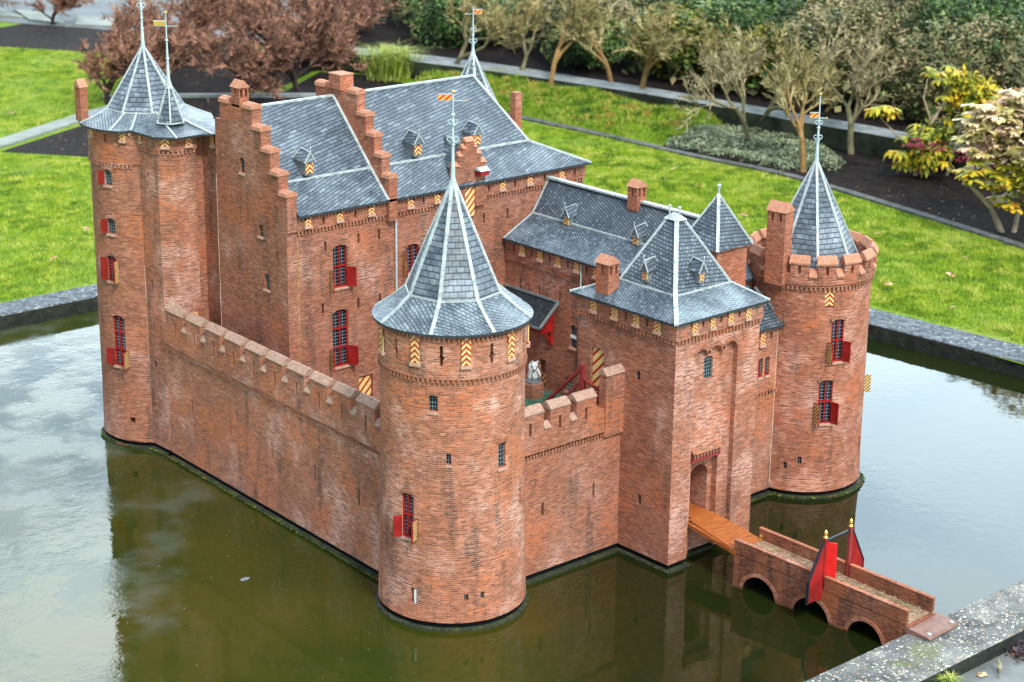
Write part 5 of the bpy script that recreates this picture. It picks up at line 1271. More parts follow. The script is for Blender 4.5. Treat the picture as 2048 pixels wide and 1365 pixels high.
for i in range(nR - 1):
    a, b, c_, d = RF[i], RF[i + 1], RB[i + 1], RB[i]
    m.face([(*a, 1.35), (*d, 1.35), (*c_, 1.35), (*b, 1.35)][::-1] if False else [(*a, 1.35), (*b, 1.35), (*c_, 1.35), (*d, 1.35)], 0)
    m.face([(*a, .3), (*b, .3), (*b, 1.35), (*a, 1.35)], 1); m.face([(*d, 1.35), (*c_, 1.35), (*c_, .3), (*d, .3)], 1)
for e in (0, nR - 1): m.face([(*RF[e], .3), (*RF[e], 1.35), (*RB[e], 1.35), (*RB[e], .3)], 1)
o = ob('retaining_wall', m, [RETC, RETS], loc=(*RF[0], 1.35)); tag(o, 'low grey concrete retaining wall curving behind the small trees', 'retaining wall')
m = MB()
for i in range(nR - 1): m.face([(*RB[i], 1.25), (*RB[i + 1], 1.25), (RB[i + 1][0] + 60, RB[i + 1][1] + 60, 1.25), (RB[i][0] + 60, RB[i][1] + 60, 1.25)])
o = ob('raised_ground', m, SOIL, loc=(45, 40, 1.25)); tag(o, 'dark leafy raised ground behind the retaining wall', 'ground', kind='structure')

# ------------------------------------------------------------------ vectorised planting
def raw(name, V, F, mat, parent=None, loc=None, quad=True):
    me = bpy.data.meshes.new(name); V = np.asarray(V, np.float32); F = np.asarray(F, np.int32); k = F.shape[1]
    me.vertices.add(len(V)); me.vertices.foreach_set('co', V.ravel()); me.loops.add(F.size); me.loops.foreach_set('vertex_index', F.ravel())
    me.polygons.add(len(F)); me.polygons.foreach_set('loop_start', np.arange(0, F.size, k, dtype=np.int32)); me.polygons.foreach_set('loop_total', np.full(len(F), k, np.int32))
    me.update(calc_edges=True); me.validate(); me.materials.append(mat)
    o = bpy.data.objects.new(name, me); link(o, parent); ORG[o.name] = (0, 0, 0)
    if loc is not None: o.location = loc
    return o
def blades(P, h, w, lean=.5, bend=True):
    n = len(P); a = rng.uniform(0, 2 * pi, n); hh = h * rng.uniform(.5, 1.15, n)
    u = np.stack([np.cos(a), np.sin(a), np.zeros(n)], 1) * (w * rng.uniform(.6, 1.3, n))[:, None] / 2
    b = rng.uniform(0, 2 * pi, n); ln = hh * lean * rng.uniform(0, 1, n)
    tip = np.stack([np.cos(b) * ln, np.sin(b) * ln, hh], 1)
    V = np.concatenate([P - u, P + u, P + tip], 0); i = np.arange(n); return V, np.stack([i, i + n, i + 2 * n], 1)
def in_poly(x, y, poly):
    r = np.zeros(len(x), bool); n = len(poly); j = n - 1
    for i in range(n):
        xi, yi = poly[i]; xj, yj = poly[j]
        r ^= ((yi > y) != (yj > y)) & (x < (xj - xi) * (y - yi) / (yj - yi + 1e-12) + xi); j = i
    return r
def scatter(poly, n):
    P = np.array(poly); lo, hi = P.min(0), P.max(0); out = np.zeros((0, 2))
    while len(out) < n:
        q = rng.uniform(lo, hi, (n * 2, 2)); q = q[in_poly(q[:, 0], q[:, 1], poly)]; out = np.concatenate([out, q])
    return out[:n]
def patchy(q, sc=.8):
    return .5 + .25 * np.sin(q[:, 0] * sc + 1.3 * np.sin(q[:, 1] * sc * .7)) + .25 * np.sin(q[:, 1] * sc * 1.3 + np.sin(q[:, 0] * sc * 1.9))
LW1 = [(0, 24.7), (22, 24.7), (26, 37), (19, 38.3), (14.4, 41.2), (11.8, 44.6), (2, 41)]
LW2 = [(22.2, 20), (24.2, -8), (30.2, -3), (32.6, 8.2), (33.5, 13.2), (34.1, 17.3), (34.6, 21.3), (34.2, 25.3), (34.2, 31), (33.2, 41), (26.5, 37), (21.6, 24.6)]
LW3 = [(8, 45.6), (13, 47.0), (18.2, 49.6), (22.5, 52.0), (28.4, 63.3), (24.6, 69.2), (14, 70)]
VV = []; FF = []; off = 0
for poly, n in ((LW1, 140000), (LW2, 220000), (LW3, 70000)):
    q = scatter(poly, n); pt = patchy(q, .9); q = q[rng.uniform(0, 1, n) < .35 + .65 * pt]
    P = np.concatenate([q, np.full((len(q), 1), .43)], 1); V, F = blades(P, .14, .030, .9); VV.append(V); FF.append(F + off); off += len(V)
o = raw('grass', np.concatenate(VV), np.concatenate(FF), BLADE); tag(o, 'short green grass blades growing over the lawns', 'grass', kind='stuff')

def mound(poly, z0, h, nx=60):
    P = np.array(poly); lo, hi = P.min(0), P.max(0); xs = np.linspace(lo[0], hi[0], nx); ys = np.linspace(lo[1], hi[1], nx)
    X, Y = np.meshgrid(xs, ys, indexing='ij'); ins = in_poly(X.ravel(), Y.ravel(), poly).reshape(X.shape).astype(float)
    H = ins.copy()
    for _ in range(5): H = (H + np.roll(H, 1, 0) + np.roll(H, -1, 0) + np.roll(H, 1, 1) + np.roll(H, -1, 1)) / 5
    H = np.clip(H * 1.6 - .5, 0, 1) ; Z = z0 + H * h * (.75 + .25 * np.sin(X * 1.7 + np.sin(Y)) + .12 * np.sin(Y * 3.1 + X * 2))
    V = np.stack([X.ravel(), Y.ravel(), Z.ravel()], 1); i, j = np.meshgrid(np.arange(nx - 1), np.arange(nx - 1), indexing='ij'); a = (i * nx + j).ravel()
    F = np.stack([a, a + nx, a + nx + 1, a + 1], 1); keep = (H.ravel()[F].max(1) > .02); return V, F[keep], (lo, hi, nx, Z)
def zat(q, info):
    lo, hi, nx, Z = info; i = np.clip(((q[:, 0] - lo[0]) / (hi[0] - lo[0]) * (nx - 1)), 0, nx - 1).astype(int); j = np.clip(((q[:, 1] - lo[1]) / (hi[1] - lo[1]) * (nx - 1)), 0, nx - 1).astype(int); return Z[i, j]
MOS = [(34.2, 44), (36.2, 46.5), (38, 44), (39.0, 38.4), (39.8, 32.2), (40.4, 29.0), (38.0, 28.8), (35.6, 28.3), (34.9, 31), (34.6, 37)]
V, F, inf = mound(MOS, .40, .75); o = raw('moss_mound', V, F, LAWN); tag(o, 'mossy green and rust coloured mound under the small trees', 'mound', kind='structure')
q = scatter(MOS, 30000); P = np.stack([q[:, 0], q[:, 1], zat(q, inf) - .03], 1); V, F = blades(P, .26, .075, 1.1); o = raw('moss', V, F, MOSSB); tag(o, 'soft green moss tinged with rust on the mound', 'moss', kind='stuff')
SIL = [(35.0, 28.1), (35.3, 21.4), (37.0, 20.0), (38.2, 20.5), (40.4, 23.8), (40.6, 28.9), (38.2, 29.4)]
V, F, inf = mound(SIL, .40, .30); o = raw('cover_mound', V, F, SOIL); tag(o, 'low soil rise under the silvery ground cover', 'mound', kind='structure')
def cards(P, size, asp=.45, up=.35, sizev=.35):
    """leaf cards: P (n,3) centres"""
    n = len(P); d = rng.normal(0, 1, (n, 3)); d[:, 2] = d[:, 2] * .6 - up * .3; d /= np.linalg.norm(d, axis=1)[:, None]
    nn = rng.normal(0, 1, (n, 3)); nn[:, 2] = np.abs(nn[:, 2]) + up * 2; s = np.cross(d, nn); s /= np.linalg.norm(s, axis=1)[:, None] + 1e-9
    L = size * rng.uniform(1 - sizev, 1 + sizev, n)[:, None]; a = d * L / 2; b = s * L * asp / 2
    V = np.stack([P - a, P - a * .1 + b, P + a, P - a * .1 - b], 1).reshape(-1, 3); F = np.arange(4 * n).reshape(-1, 4); return V, F
q = scatter(SIL, 16000); P = np.stack([q[:, 0], q[:, 1], zat(q, inf) + rng.uniform(0, .16, len(q))], 1); V, F = cards(P, .12, .35, .9, .5); o = raw('ground_cover', V, F, SILV); tag(o, 'low silvery grey green creeping plants beside the moss mound', 'ground cover', kind='stuff')
# scattered bits on the soil
P = []
for poly in ([(34.6, 17), (33.2, 8.2), (31, -1), (43, -1), (41.6, 14), (40.5, 22), (37, 20)], [(12.8, 44.6), (14.8, 41.6), (26, 37.8), (34, 45), (25, 49.8), (18.9, 47.6)], [(25, 68), (28.6, 63.5), (24, 52.6), (34, 52.2), (35.2, 60), (30, 75)]):
    q = scatter(poly, 330); P.append(np.stack([q[:, 0], q[:, 1], np.full(len(q), .49)], 1))
V, F = cards(np.concatenate(P), .11, .5, 1.2, .6); o = raw('leaf_litter', V, F, LITTER); tag(o, 'small pale brown leaf bits scattered on the black soil', 'leaf litter', kind='stuff')
# fallen leaves lying on the lawn, each its own thing
def leaf_mesh():
    m = MB(); m.face([(-.5, 0, .0), (-.15, -.26, .08), (.3, -.2, .10), (.55, 0, .04), (.3, .22, .12), (-.15, .24, .05)]); m.face([(-.5, 0, .0), (-.8, .02, -.03), (-.5, .03, .0)]); return m
LF = [(31.5, 24.0), (30.2, 21.3), (27.6, 13.5), (25.6, 11.5), (31.0, 16.2), (29.6, 12.2), (27.3, 7.2), (31.5, 13.4), (25.2, 2.2), (28.4, 3.4), (24.8, 7.8), (29.5, 8.2), (32.0, 28.0), (28.0, 17.0), (26.1, 15.6), (8.2, 30.3), (5.4, 27.5), (12.2, 33.1), (10.2, 37.4), (16, 47.9 + 3), (24.3, 4.9), (26.6, .8), (30.9, 1.6)]
lo_ = None
for i, (x, y) in enumerate(LF):
    if lo_ is None:
        lo_ = ob('fallen_leaf', leaf_mesh(), DEADL, loc=(0, 0, 0), uv=False); o = lo_
    else: o = lo_.copy(); COL.objects.link(o)
    sc = random.uniform(.28, .5); o.location = (x, y, .66); o.scale = (sc,) * 3; o.rotation_euler = (random.uniform(-.3, .3), random.uniform(-.3, .3), random.uniform(0, 6.28))
    tag(o, 'dry tan fallen leaf lying on the green lawn', 'leaf', 'fallen leaves on the lawn')

# ---- trees: segments turned into three-sided tapering twigs
def seg_mesh(A, Bq, ra, rb):
    A = np.asarray(A); Bq = np.asarray(Bq); d = Bq - A; d = d / (np.linalg.norm(d, axis=1)[:, None] + 1e-9); r = np.where(np.abs(d[:, 2:3]) > .9, np.array([[1., 0, 0]]), np.array([[0, 0, 1.]]))
    u = np.cross(d, r); u /= np.linalg.norm(u, axis=1)[:, None] + 1e-9; v = np.cross(d, u); n = len(A); k = 4; V = []
    for c, rr in ((A, ra), (Bq, rb)):
        for i in range(k): t = 2 * pi * i / k; V.append(c + (u * cos(t) + v * sin(t)) * np.asarray(rr)[:, None])
    V = np.stack(V, 1).reshape(-1, 3); b = np.arange(n)[:, None] * 2 * k
    F = np.concatenate([b + np.array([[i, (i + 1) % k, k + (i + 1) % k, k + i]]) for i in range(k)]); return V, F
def grow(base, d, L, r, lv, cfg, out, tr):
    p = np.array(base, float); d = np.array(d, float); n = cfg['seg'][lv]
    for s in range(n):
        d = d + rng.normal(0, cfg['wob'][lv], 3) + np.array((0, 0, cfg['lift'][lv])); d /= np.linalg.norm(d); q = p + d * L / n; r2 = r * cfg['tap'][lv]
        (tr if lv < cfg['trunk'] else out).append((p, q, r, r2)); p, r = q, r2
        if lv + 1 < len(cfg['seg']) and (s >= cfg['from'][lv]):
            for _ in range(cfg['kids'][lv]):
                a = rng.normal(0, 1, 3); a -= d * (a @ d); a /= np.linalg.norm(a) + 1e-9; t = cfg['ang'][lv] * rng.uniform(.7, 1.3)
                nd = d * cos(t) + a * sin(t); grow(p, nd, L * cfg['len'][lv] * rng.uniform(.7, 1.2), r * cfg['rk'][lv], lv + 1, cfg, out, tr)
SH = dict(seg=[2, 4, 3, 3, 1], wob=[.15, .16, .16, .14, .1], lift=[0, .05, .06, .09, .1], tap=[.85, .85, .82, .8, .6], kids=[4, 2, 2, 4, 0], **{'from': [0, 1, 0, 0, 0]}, ang=[.75, .65, .65, .65, 0], len=[1.7, .62, .58, .52, 0], rk=[.62, .62, .6, .62, 0], trunk=2)
BN = dict(seg=[3, 3, 3, 3, 1], wob=[.16, .18, .17, .14, .1], lift=[0, .08, .10, .14, .18], tap=[.9, .85, .82, .8, .6], kids=[2, 2, 2, 4, 0], **{'from': [1, 1, 0, 0, 0]}, ang=[.55, .65, .65, .6, 0], len=[.75, .75, .60, .50, 0], rk=[.68, .62, .58, .62, 0], trunk=2)
def plant(name, label, cat, group, base, hgt, lean, r0, cfg, twm, barkm, L0, tmin=.021, wide=1.0):
    out, tr = [], []; grow((0, 0, -.1), lean, L0, r0, 0, cfg, out, tr)
    P = np.array([s[1] for s in out]); top = np.percentile(P[:, 2], 98); k = hgt / top
    T = thing(name, label, cat, (base[0], base[1], base[2] if len(base) > 2 else .45), group)
    sc = np.array((k * wide, k * wide, k))
    for nm, ss, mt in (('trunk', tr, barkm), ('twigs', out, twm)):
        V, F = seg_mesh(np.array([s[0] for s in ss]) * sc, np.array([s[1] for s in ss]) * sc, np.maximum(np.array([s[2] for s in ss]) * (1.35 if nm == 'twigs' else 1.0), tmin), np.maximum(np.array([s[3] for s in ss]) * (1.35 if nm == 'twigs' else 1.0), tmin * .6)); raw(nm, V, F, mt, T)
    return T, P * sc
def replant(src, loc, rz, sc, label):
    T = src.copy(); COL.objects.link(T); T.location = loc; T.rotation_euler = (0, 0, rz); T.scale = sc; T['label'] = label
    for ch in src.children: c = ch.copy(); COL.objects.link(c); c.parent = T
    return T
G1 = 'bare reddish shrubs in the soil beds'
s1, P = plant('bare_shrub', 'round reddish brown bare shrub left of the left tower spire, on the lawn edge', 'shrub', G1, (21.1, 51.2), 4.2, (0, 0, 1), .17, SH, TWIGR, BARKB, 1.0, wide=1.0)
s2, P = plant('bare_shrub', 'broad reddish bare shrub behind the left stepped gable of the hall', 'shrub', G1, (26.6, 47.8), 3.3, (.1, .1, 1), .15, SH, TWIGR, BARKB, .8, wide=1.15)
s3, P = plant('bare_shrub', 'tall pinkish brown bare shrub above the hall roof near the middle chimney', 'shrub', G1, (30.1, 48.4), 4.9, (0, 0, 1), .18, SH, TWIGR, BARKB, 1.1, wide=1.05)
for src, loc, rz, sc, lb in ((s1, (23.9, 51.0, .45), 2.1, (.95, .95, .95), 'reddish bare shrub right behind the two spires of the left tower'),
    (s3, (31.8, 60.6, .45), 1.0, (1.15, 1.15, 1.0), 'reddish bare shrub at the top edge above the turret pole'),
    (s2, (35.4, 52.4, .45), 4.0, (1.0, 1.0, 1.0), 'low pinkish bare shrub just left of the long hall ridge'),
    (s1, (34.4, 57.0, .45), 3.3, (1.1, 1.1, 1.1), 'dense brown bare shrub at the top edge left of the retaining wall'),
    (s3, (33.3, 54.8, .45), 5.0, (.95, .95, .9), 'brown bare shrub behind the tall pinkish one'),
    (s2, (39.0, 57.0, .45), 2.0, (1.3, 1.3, 1.4), 'bare shrub at the top edge where the retaining wall begins'),
    (s3, (27.6, 57.5, .45), 2.6, (.85, .85, .75), 'small reddish bare shrub between the far soil bed and the paving'),
    (s3, (28.5, 81.5, .45), 3.0, (1.0, 1.0, .8), 'dark bare shrub in the very top left corner'),
    (s1, (30.9, 74.6, .45), .5, (.8, .8, .7), 'dark bare shrub beside the pale slabs at the top left')): replant(src, loc, rz, sc, lb)
G2 = 'small lichen covered trees behind the lawn'
b1, P = plant('small_tree', 'small tree with a forked orange trunk on the moss mound', 'tree', G2, (38.1, 38.8, 1.0), 4.9, (.02, .02, 1), .19, BN, TWIGG, BARKO, 1.0, wide=1.15)
b2, P = plant('small_tree', 'small grey trunked tree leaning right behind the rear tower spire', 'tree', G2, (37.6, 46.2, .5), 4.9, (.45, -.35, 1), .17, BN, TWIGG, BARKD, 1.1, wide=1.1)
b3, P = plant('small_tree', 'wide pale twigged tree in the black soil behind the right tower finial', 'tree', G2, (40.2, 21.9, .45), 5.4, (0, -.05, 1), .19, BN, TWIGP, BARKD, 1.5, wide=1.1)
b4, P = plant('small_tree', 'small pale tree with upright knobbly twigs rising from the silvery ground cover', 'tree', G2, (37.9, 25.6, .5), 4.6, (-.35, .2, 1), .16, BN, TWIGP, BARKD, .9, wide=.9)
for src, loc, rz, sc, lb in ((b2, (39.0, 41.8, 1.0), 1.8, (.8, .8, .85), 'slender grey tree just left of the forked orange one'),
    (b1, (41.6 - 1, 37.0, .9), 2.2, (.75, .75, .85), 'thin tree behind the moss mound right of the forked orange one'),
    (b1, (40.6, 35.0, 1.0), 4.4, (.95, .95, .9), 'small tree with a straight orange trunk at the right end of the moss mound'),
    (b2, (41.2 - .6, 32.2, .9), .4, (.85, .85, .8), 'small dark tree leaning right at the end of the moss mound'),
    (b2, (40.2, 27.6, .5), -.3, (1.0, 1.0, .95), 'grey green tree leaning right in front of the retaining wall'),
    (b1, (35.9, 20.9, .45), 1.1, (.85, .85, 1.0), 'orange trunked tree standing right behind the flag of the right tower')): replant(src, loc, rz, sc, lb)
b1.children[0].data.materials[0] = BARKO
# ---- leafy shrubs
def blob(c, r, n, size, mat, name='foliage', parent=None, asp=.5, up=.5, shell=.55, lumps=9):
    L = rng.normal(0, 1, (lumps, 3)); L /= np.linalg.norm(L, axis=1)[:, None]; L *= np.array(r) * rng.uniform(.35, .62, (lumps, 1)); k = rng.integers(0, lumps, n)
    d = rng.normal(0, 1, (n, 3)); d /= np.linalg.norm(d, axis=1)[:, None]; rr = rng.uniform(shell, 1.0, n)[:, None] ** .6
    P = np.array(c) + L[k] + d * rr * np.array(r) * .55; P = P[P[:, 2] > -.2]; V, F = cards(P, size, asp, up); return raw(name, V, F, mat, parent)
def shrub(label, loc, r, n, size, mat, group, name='leafy_shrub', **kw):
    T = thing(name, label, 'shrub', loc, group); blob((0, 0, r[2] * .8), r, n, size, mat, 'foliage', T, **kw)
    ss = []
    for _ in range(9):
        a = rng.uniform(0, 6.28); e = np.array((cos(a) * r[0] * .5, sin(a) * r[1] * .5, r[2] * rng.uniform(.7, 1.3))); m_ = e * .5 + np.array((0, 0, r[2] * .15)); ss += [((0, 0, -.1), m_, .09, .06), (m_, e, .06, .02)]
    V, F = seg_mesh(np.array([s[0] for s in ss], float), np.array([s[1] for s in ss], float), np.array([s[2] for s in ss]), np.array([s[3] for s in ss])); raw('stems', V, F, BARKB, T); return T
G3 = 'leafy shrubs behind the retaining wall'
HS = [('dark glossy green shrub behind the leaning grey tree, left of the rear tower spire', (42.5, 50.5), (3.6, 3.6, 2.6), HEDGE), ('brown twiggy shrub at the top edge above the hall ridge', (46, 57), (4.5, 4.5, 3.2), HEDGB),
      ('dull brown shrub behind the rear tower spire', (44.5, 43.5), (3.6, 3.6, 2.7), HEDGB), ('autumn yellow and green shrub behind the forked orange tree', (44.6, 36.8), (3.0, 3.6, 2.0), HEDGY),
      ('yellow green low shrub right of the forked orange tree', (45.0, 31.2), (2.8, 3.2, 1.8), HEDGY), ('dark green shrub behind the moss mound end', (46.8, 33.5), (3.6, 3.6, 3.0), HEDGE),
      ('mottled green and brown shrub behind the leaning trees', (45.6, 26.5), (3.4, 3.8, 2.9), HEDGB), ('dense brown green shrub above the wide pale tree', (48.5, 28.5), (4.2, 4.2, 3.6), HEDGB),
      ('brownish green shrub behind the wide pale tree', (46.0, 20.6), (3.4, 3.8, 2.8), HEDGB), ('big green leaved shrub at the top right', (52, 23), (4.8, 4.8, 4.0), HEDGE),
      ('brown olive shrub behind the yellow rhododendron', (46.5, 15.2), (3.6, 3.8, 3.0), HEDGB), ('green shrub high in the top right corner', (54, 16), (4.8, 5.0, 4.0), HEDGE),
      ('tan brown shrub at the right edge behind the cream leaved shrub', (46, 9.5), (3.4, 3.6, 3.2), HEDGB), ('dark green shrub at the top centre', (52, 40), (5, 5, 3.8), HEDGE),
      ('olive brown shrub at the top centre left', (50, 49), (5, 5, 3.6), HEDGB), ('brown shrub near the top right of centre', (54, 32), (5, 5, 4.0), HEDGB), ('yellowish green shrub low behind the wall beside the rear spire', (42.6, 40.4), (2.2, 2.6, 1.7), HEDGE)]
for lb, (x, y), r, mt in HS: shrub(lb, (x, y, 1.2), r, int(2400 + r[0] * r[1] * 330), .24 if mt is not HEDGY else .32, mt, G3)
m_ = []
poly = [(43, 60), (42.5, 40), (43.5, 20), (42, 4), (60, -10), (110, 30), (90, 80), (60, 90)]
q = scatter(poly, 46000); P = np.stack([q[:, 0], q[:, 1], 1.3 + (2.2 + 1.3 * patchy(q, .35)) * rng.uniform(.1, 1.1, len(q)) * np.clip((q[:, 0] - 41) / 6, .15, 1)], 1)
V, F = cards(P, .55, .5, .6); o = raw('undergrowth', V, F, HEDGB); tag(o, 'far mass of brown and green undergrowth behind the shrubs', 'undergrowth', kind='stuff')
q = scatter(poly, 26000); P = np.stack([q[:, 0], q[:, 1], 1.4 + (2.6 + 1.6 * patchy(q, .3)) * rng.uniform(.2, 1.1, len(q)) * np.clip((q[:, 0] - 41) / 6, .15, 1)], 1)
V, F = cards(P, .55, .5, .6); o = raw('undergrowth', V, F, HEDGE); tag(o, 'dark green ivy like leaves running through the far undergrowth', 'undergrowth', kind='stuff')
def whorl_shrub(label, loc, stems, whorls, mat, matb, size, name='rhododendron', group=None, droop=.9, nl=8, width=.36, extra=None):
    T = thing(name, label, 'shrub', loc, group); m = MB()
    for st in stems: m.tube(st[0], st[1], 6)
    ob('stems', MB_shift(m, loc), BARKP, T, uv=False)
    for mt, W in ((mat, whorls), (matb, extra or [])):
        V = []; F = []
        for (x, y, z) in W:
            a0 = rng.uniform(0, 6.28); c = np.array((x, y, z)); tl = rng.normal(0, .25, 2)
            for i in range(nl):
                a = a0 + 2 * pi * i / nl + rng.normal(0, .15); L = size * rng.uniform(.75, 1.15); dz = -droop * rng.uniform(.4, 1.2)
                d = np.array((cos(a) + tl[0], sin(a) + tl[1], .15)); d /= np.linalg.norm(d); s = np.array((-sin(a), cos(a), 0)) * L * width / 2
                p1 = c + d * L * .35; p2 = c + d * L * .70 + np.array((0, 0, dz * L * .35)); p3 = c + d * L * .88 + np.array((0, 0, dz * L * .8)); b = len(V)
                V += [c, p1 - s * .7, p1 + s * .7, p2 - s, p2 + s, p3]; F += [(b, b + 1, b + 2, b + 2), (b + 1, b + 3, b + 4, b + 2), (b + 3, b + 5, b + 5, b + 4)]
        if V:
            me = bpy.data.meshes.new('foliage'); me.from_pydata([tuple(v) for v in V], [], [tuple(dict.fromkeys(f)) for f in F]); me.materials.append(mt); me.update(); o = bpy.data.objects.new('foliage', me); link(o, T)
    return T
def MB_shift(m, loc): m.V = [(v[0] + loc[0], v[1] + loc[1], v[2] + loc[2]) for v in m.V]; return m
RV = np.array((.75, -.66, 0))          # broadside axis (to the right in the picture)
FW = np.array((.66, .75, 0))
def rp(a, d, z): return tuple(RV * a + FW * d + np.array((0, 0, z)))
def cloudw(n, cs): 
    out = []
    for _ in range(n): c, r = cs[rng.integers(0, len(cs))]; v = rng.normal(0, 1, 3); v /= np.linalg.norm(v); v *= rng.uniform(.5, 1) ; out.append(rp(c[0] + v[0] * r[0], c[1] + v[1] * r[0], c[2] + v[2] * r[1]))
    return out
RH_ = whorl_shrub('open rhododendron with drooping yellow green leaves, left of the cream shrub', (39.0, 17.6, .45),
    [([rp(0, 0, -.1), rp(.1, 0, 1.2), rp(.5, 0, 2.2), rp(1.2, .2, 3.4)], [.10, .085, .07, .04]), ([rp(.1, 0, 1.2), rp(-.9, 0, 1.7), rp(-1.6, 0, 2.4)], [.06, .04, .03]), ([rp(1.3, .1, -.1), rp(1.5, 0, 1.4), rp(1.9, 0, 2.6), rp(2.7, .1, 3.6)], [.08, .07, .05, .03]), ([rp(.5, 0, 2.2), rp(.1, 0, 3.2), rp(.2, 0, 4.0)], [.05, .04, .02])],
    cloudw(120, [((-.5, -.5, .9), (.95, .55)), ((.5, -.5, .85), (.9, .5)), ((2.4, .2, 3.3), (1.1, .7)), ((.9, .3, 4.1), (1.1, .35)), ((1.6, 0, 2.8), (1.1, .8)), ((-1.5, 0, 2.7), (.5, .2)), ((.2, 0, 1.7), (.8, .5))]), YELL, CRIM, .50,
    extra=cloudw(5, [((.2, -.1, 1.5), (.7, .5))]))
whorl_shrub('green and yellow leaved rhododendron low behind the open one', (40.4, 15.6, .45), [([rp(0, 0, -.1), rp(.2, 0, 1.0), rp(.5, 0, 2.0)], [.08, .06, .03])], cloudw(40, [((0, 0, 1.6), (1.7, .9)), ((.8, .3, 2.6), (1.2, .7))]), OLIVE, CRIM, .46, droop=.7)
whorl_shrub('low spray of thin crimson leaves between the rhododendron and the cream shrub', (39.2, 15.4, .45), [([rp(0, 0, -.1), rp(.1, 0, .7), rp(.2, 0, 1.4)], [.05, .04, .02])], cloudw(40, [((-.2, -.2, 1.4), (1.5, .35)), ((.9, -.2, .9), (1.1, .5)), ((-1.6, 0, 1.6), (.8, .25)), ((2.0, .2, 3.6), (.3, .2))]), CRIM, CRIM, .34, width=.16, nl=9, name='red_leaf_shrub', droop=.5)
CR_ = whorl_shrub('large variegated cream and pink leaved shrub at the right edge', (34.1, 9.9, .45),
    [([rp(0, 0, -.1), rp(-.5, 0, .9), rp(-1.3, 0, 1.7), rp(-2.2, 0, 2.4)], [.12, .10, .07, .04]), ([rp(-.5, 0, .9), rp(-.4, 0, 2.0), rp(.2, 0, 3.2)], [.08, .07, .04]), ([rp(-1.3, 0, 1.7), rp(-1.2, 0, 2.6), rp(-.8, 0, 3.4)], [.06, .05, .03]), ([rp(.4, 0, 0), rp(.6, 0, 1.5), rp(1.0, 0, 3)], [.1, .08, .04])],
    cloudw(270, [((-.6, 0, 4.1), (1.2, .8)), ((.6, 0, 4.6), (1.3, .9)), ((-1.1, 0, 3.2), (.8, .6)), ((.5, -.4, 3.4), (1.3, .9)), ((1.9, 0, 4.0), (1.3, 1.3))]), CREAM, YELL, .48,
    extra=cloudw(110, [((-.6, -.3, 2.3), (1.3, .5)), ((.5, -.4, 1.6), (1.2, .8)), ((1.9, 0, 2.0), (1.2, 1.3))]), name='variegated_shrub', droop=.45, width=.42)
for c_, r_, n_, mt_, sz in (((1.2, -.4, 4.0), (2.1, 1.7, 1.7), 2600, CREAM, .36), ((.0, .2, 4.0), (1.6, 1.6, 1.3), 1500, CREAM, .36), ((1.3, -.6, 2.2), (1.8, 1.5, 1.1), 900, YELL, .36)):
    c2_ = RV * c_[0] + FW * c_[1]; blob((c2_[0], c2_[1], c_[2]), r_, n_, sz, mt_, 'foliage', CR_, .42, .4, .5)
c2_ = RV * .6 + FW * .2; blob((c2_[0], c2_[1], 1.5), (1.5, 1.2, 1.0), 700, .36, OLIVE, 'foliage', RH_, .38, .5, .4); c2_ = RV * 2.0 + FW * .2; blob((c2_[0], c2_[1], 3.1), (1.6, 1.2, 1.2), 900, .36, YELL, 'foliage', RH_, .38, .5, .4)
# dry yellow-green grass clump behind the hall ridge
def tuft(label, loc, n, h, w, mat, spread, lean, name='grass_tuft', group=None):
    q = rng.normal(0, spread, (n, 2)); P = np.concatenate([q, np.zeros((n, 1))], 1); V = []; F = []
    for p in P:
        a = rng.uniform(0, 6.28); L = h * rng.uniform(.6, 1.2); d = np.array((cos(a), sin(a), 0)) * lean * rng.uniform(.3, 1.2); s = np.array((-sin(a), cos(a), 0)) * w; b = len(V)
        V += [p - s, p + s, p + d * L * .35 + (0, 0, L * .6) + s * .8, p + d * L * .35 + (0, 0, L * .6) - s * .8, p + d * L * .95 + (0, 0, L * .62)]; F += [(b, b + 1, b + 2, b + 3), (b + 3, b + 2, b + 4, b + 4)]
    me = bpy.data.meshes.new(name); me.from_pydata([tuple(v) for v in V], [], [tuple(dict.fromkeys(f)) for f in F]); me.materials.append(mat); me.update(); o = bpy.data.objects.new(name, me); COL.objects.link(o); o.location = loc; return tag(o, label, 'grass tuft', group)
tuft('big arching yellow green ornamental grass clump above the hall ridge', (35.8, 48.3, .45), 900, 2.2, .02, TUFT, .45, .9, group='tufts of grass')
tuft('small yellow green grass tuft on the bank at the bottom edge', (4.55, -9.62, .16), 90, .42, .010, TUFT, .07, 1.2, group='tufts of grass')
T = thing('weed_patch', 'dark purple leaved creeping weed with brown stalks in the lower right corner', 'weed', (6.9, -9.75, .17)); V, F = cards(np.concatenate([rng.normal(0, .17, (260, 2)), rng.uniform(0, .12, (260, 1))], 1), .10, .7, .8); raw('leaves', V, F, PURP, T)
V, F = cards(np.concatenate([rng.normal(0, .2, (90, 2)), rng.uniform(0, .06, (90, 1))], 1), .16, .12, .5); raw('stalks', V, F, DEADL, T)
m = MB(); m.tube([(0, 0, 0), (.03, .02, .10), (.10, .05, .17), (.13, .12, .25)], [.055, .06, .045, .02], 7); m.tube([(.02, .0, .05), (-.05, -.04, .12), (-.07, -.03, .17)], [.035, .03, .015], 6)
m.V = [(v[0] + 5.75, v[1] - 9.95, v[2] + .155) for v in m.V]; o = ob('wood_stump', m, DRIFT, loc=(5.75, -9.95, .155)); tag(o, 'weathered piece of dead wood on the paving at the bottom right', 'wood')
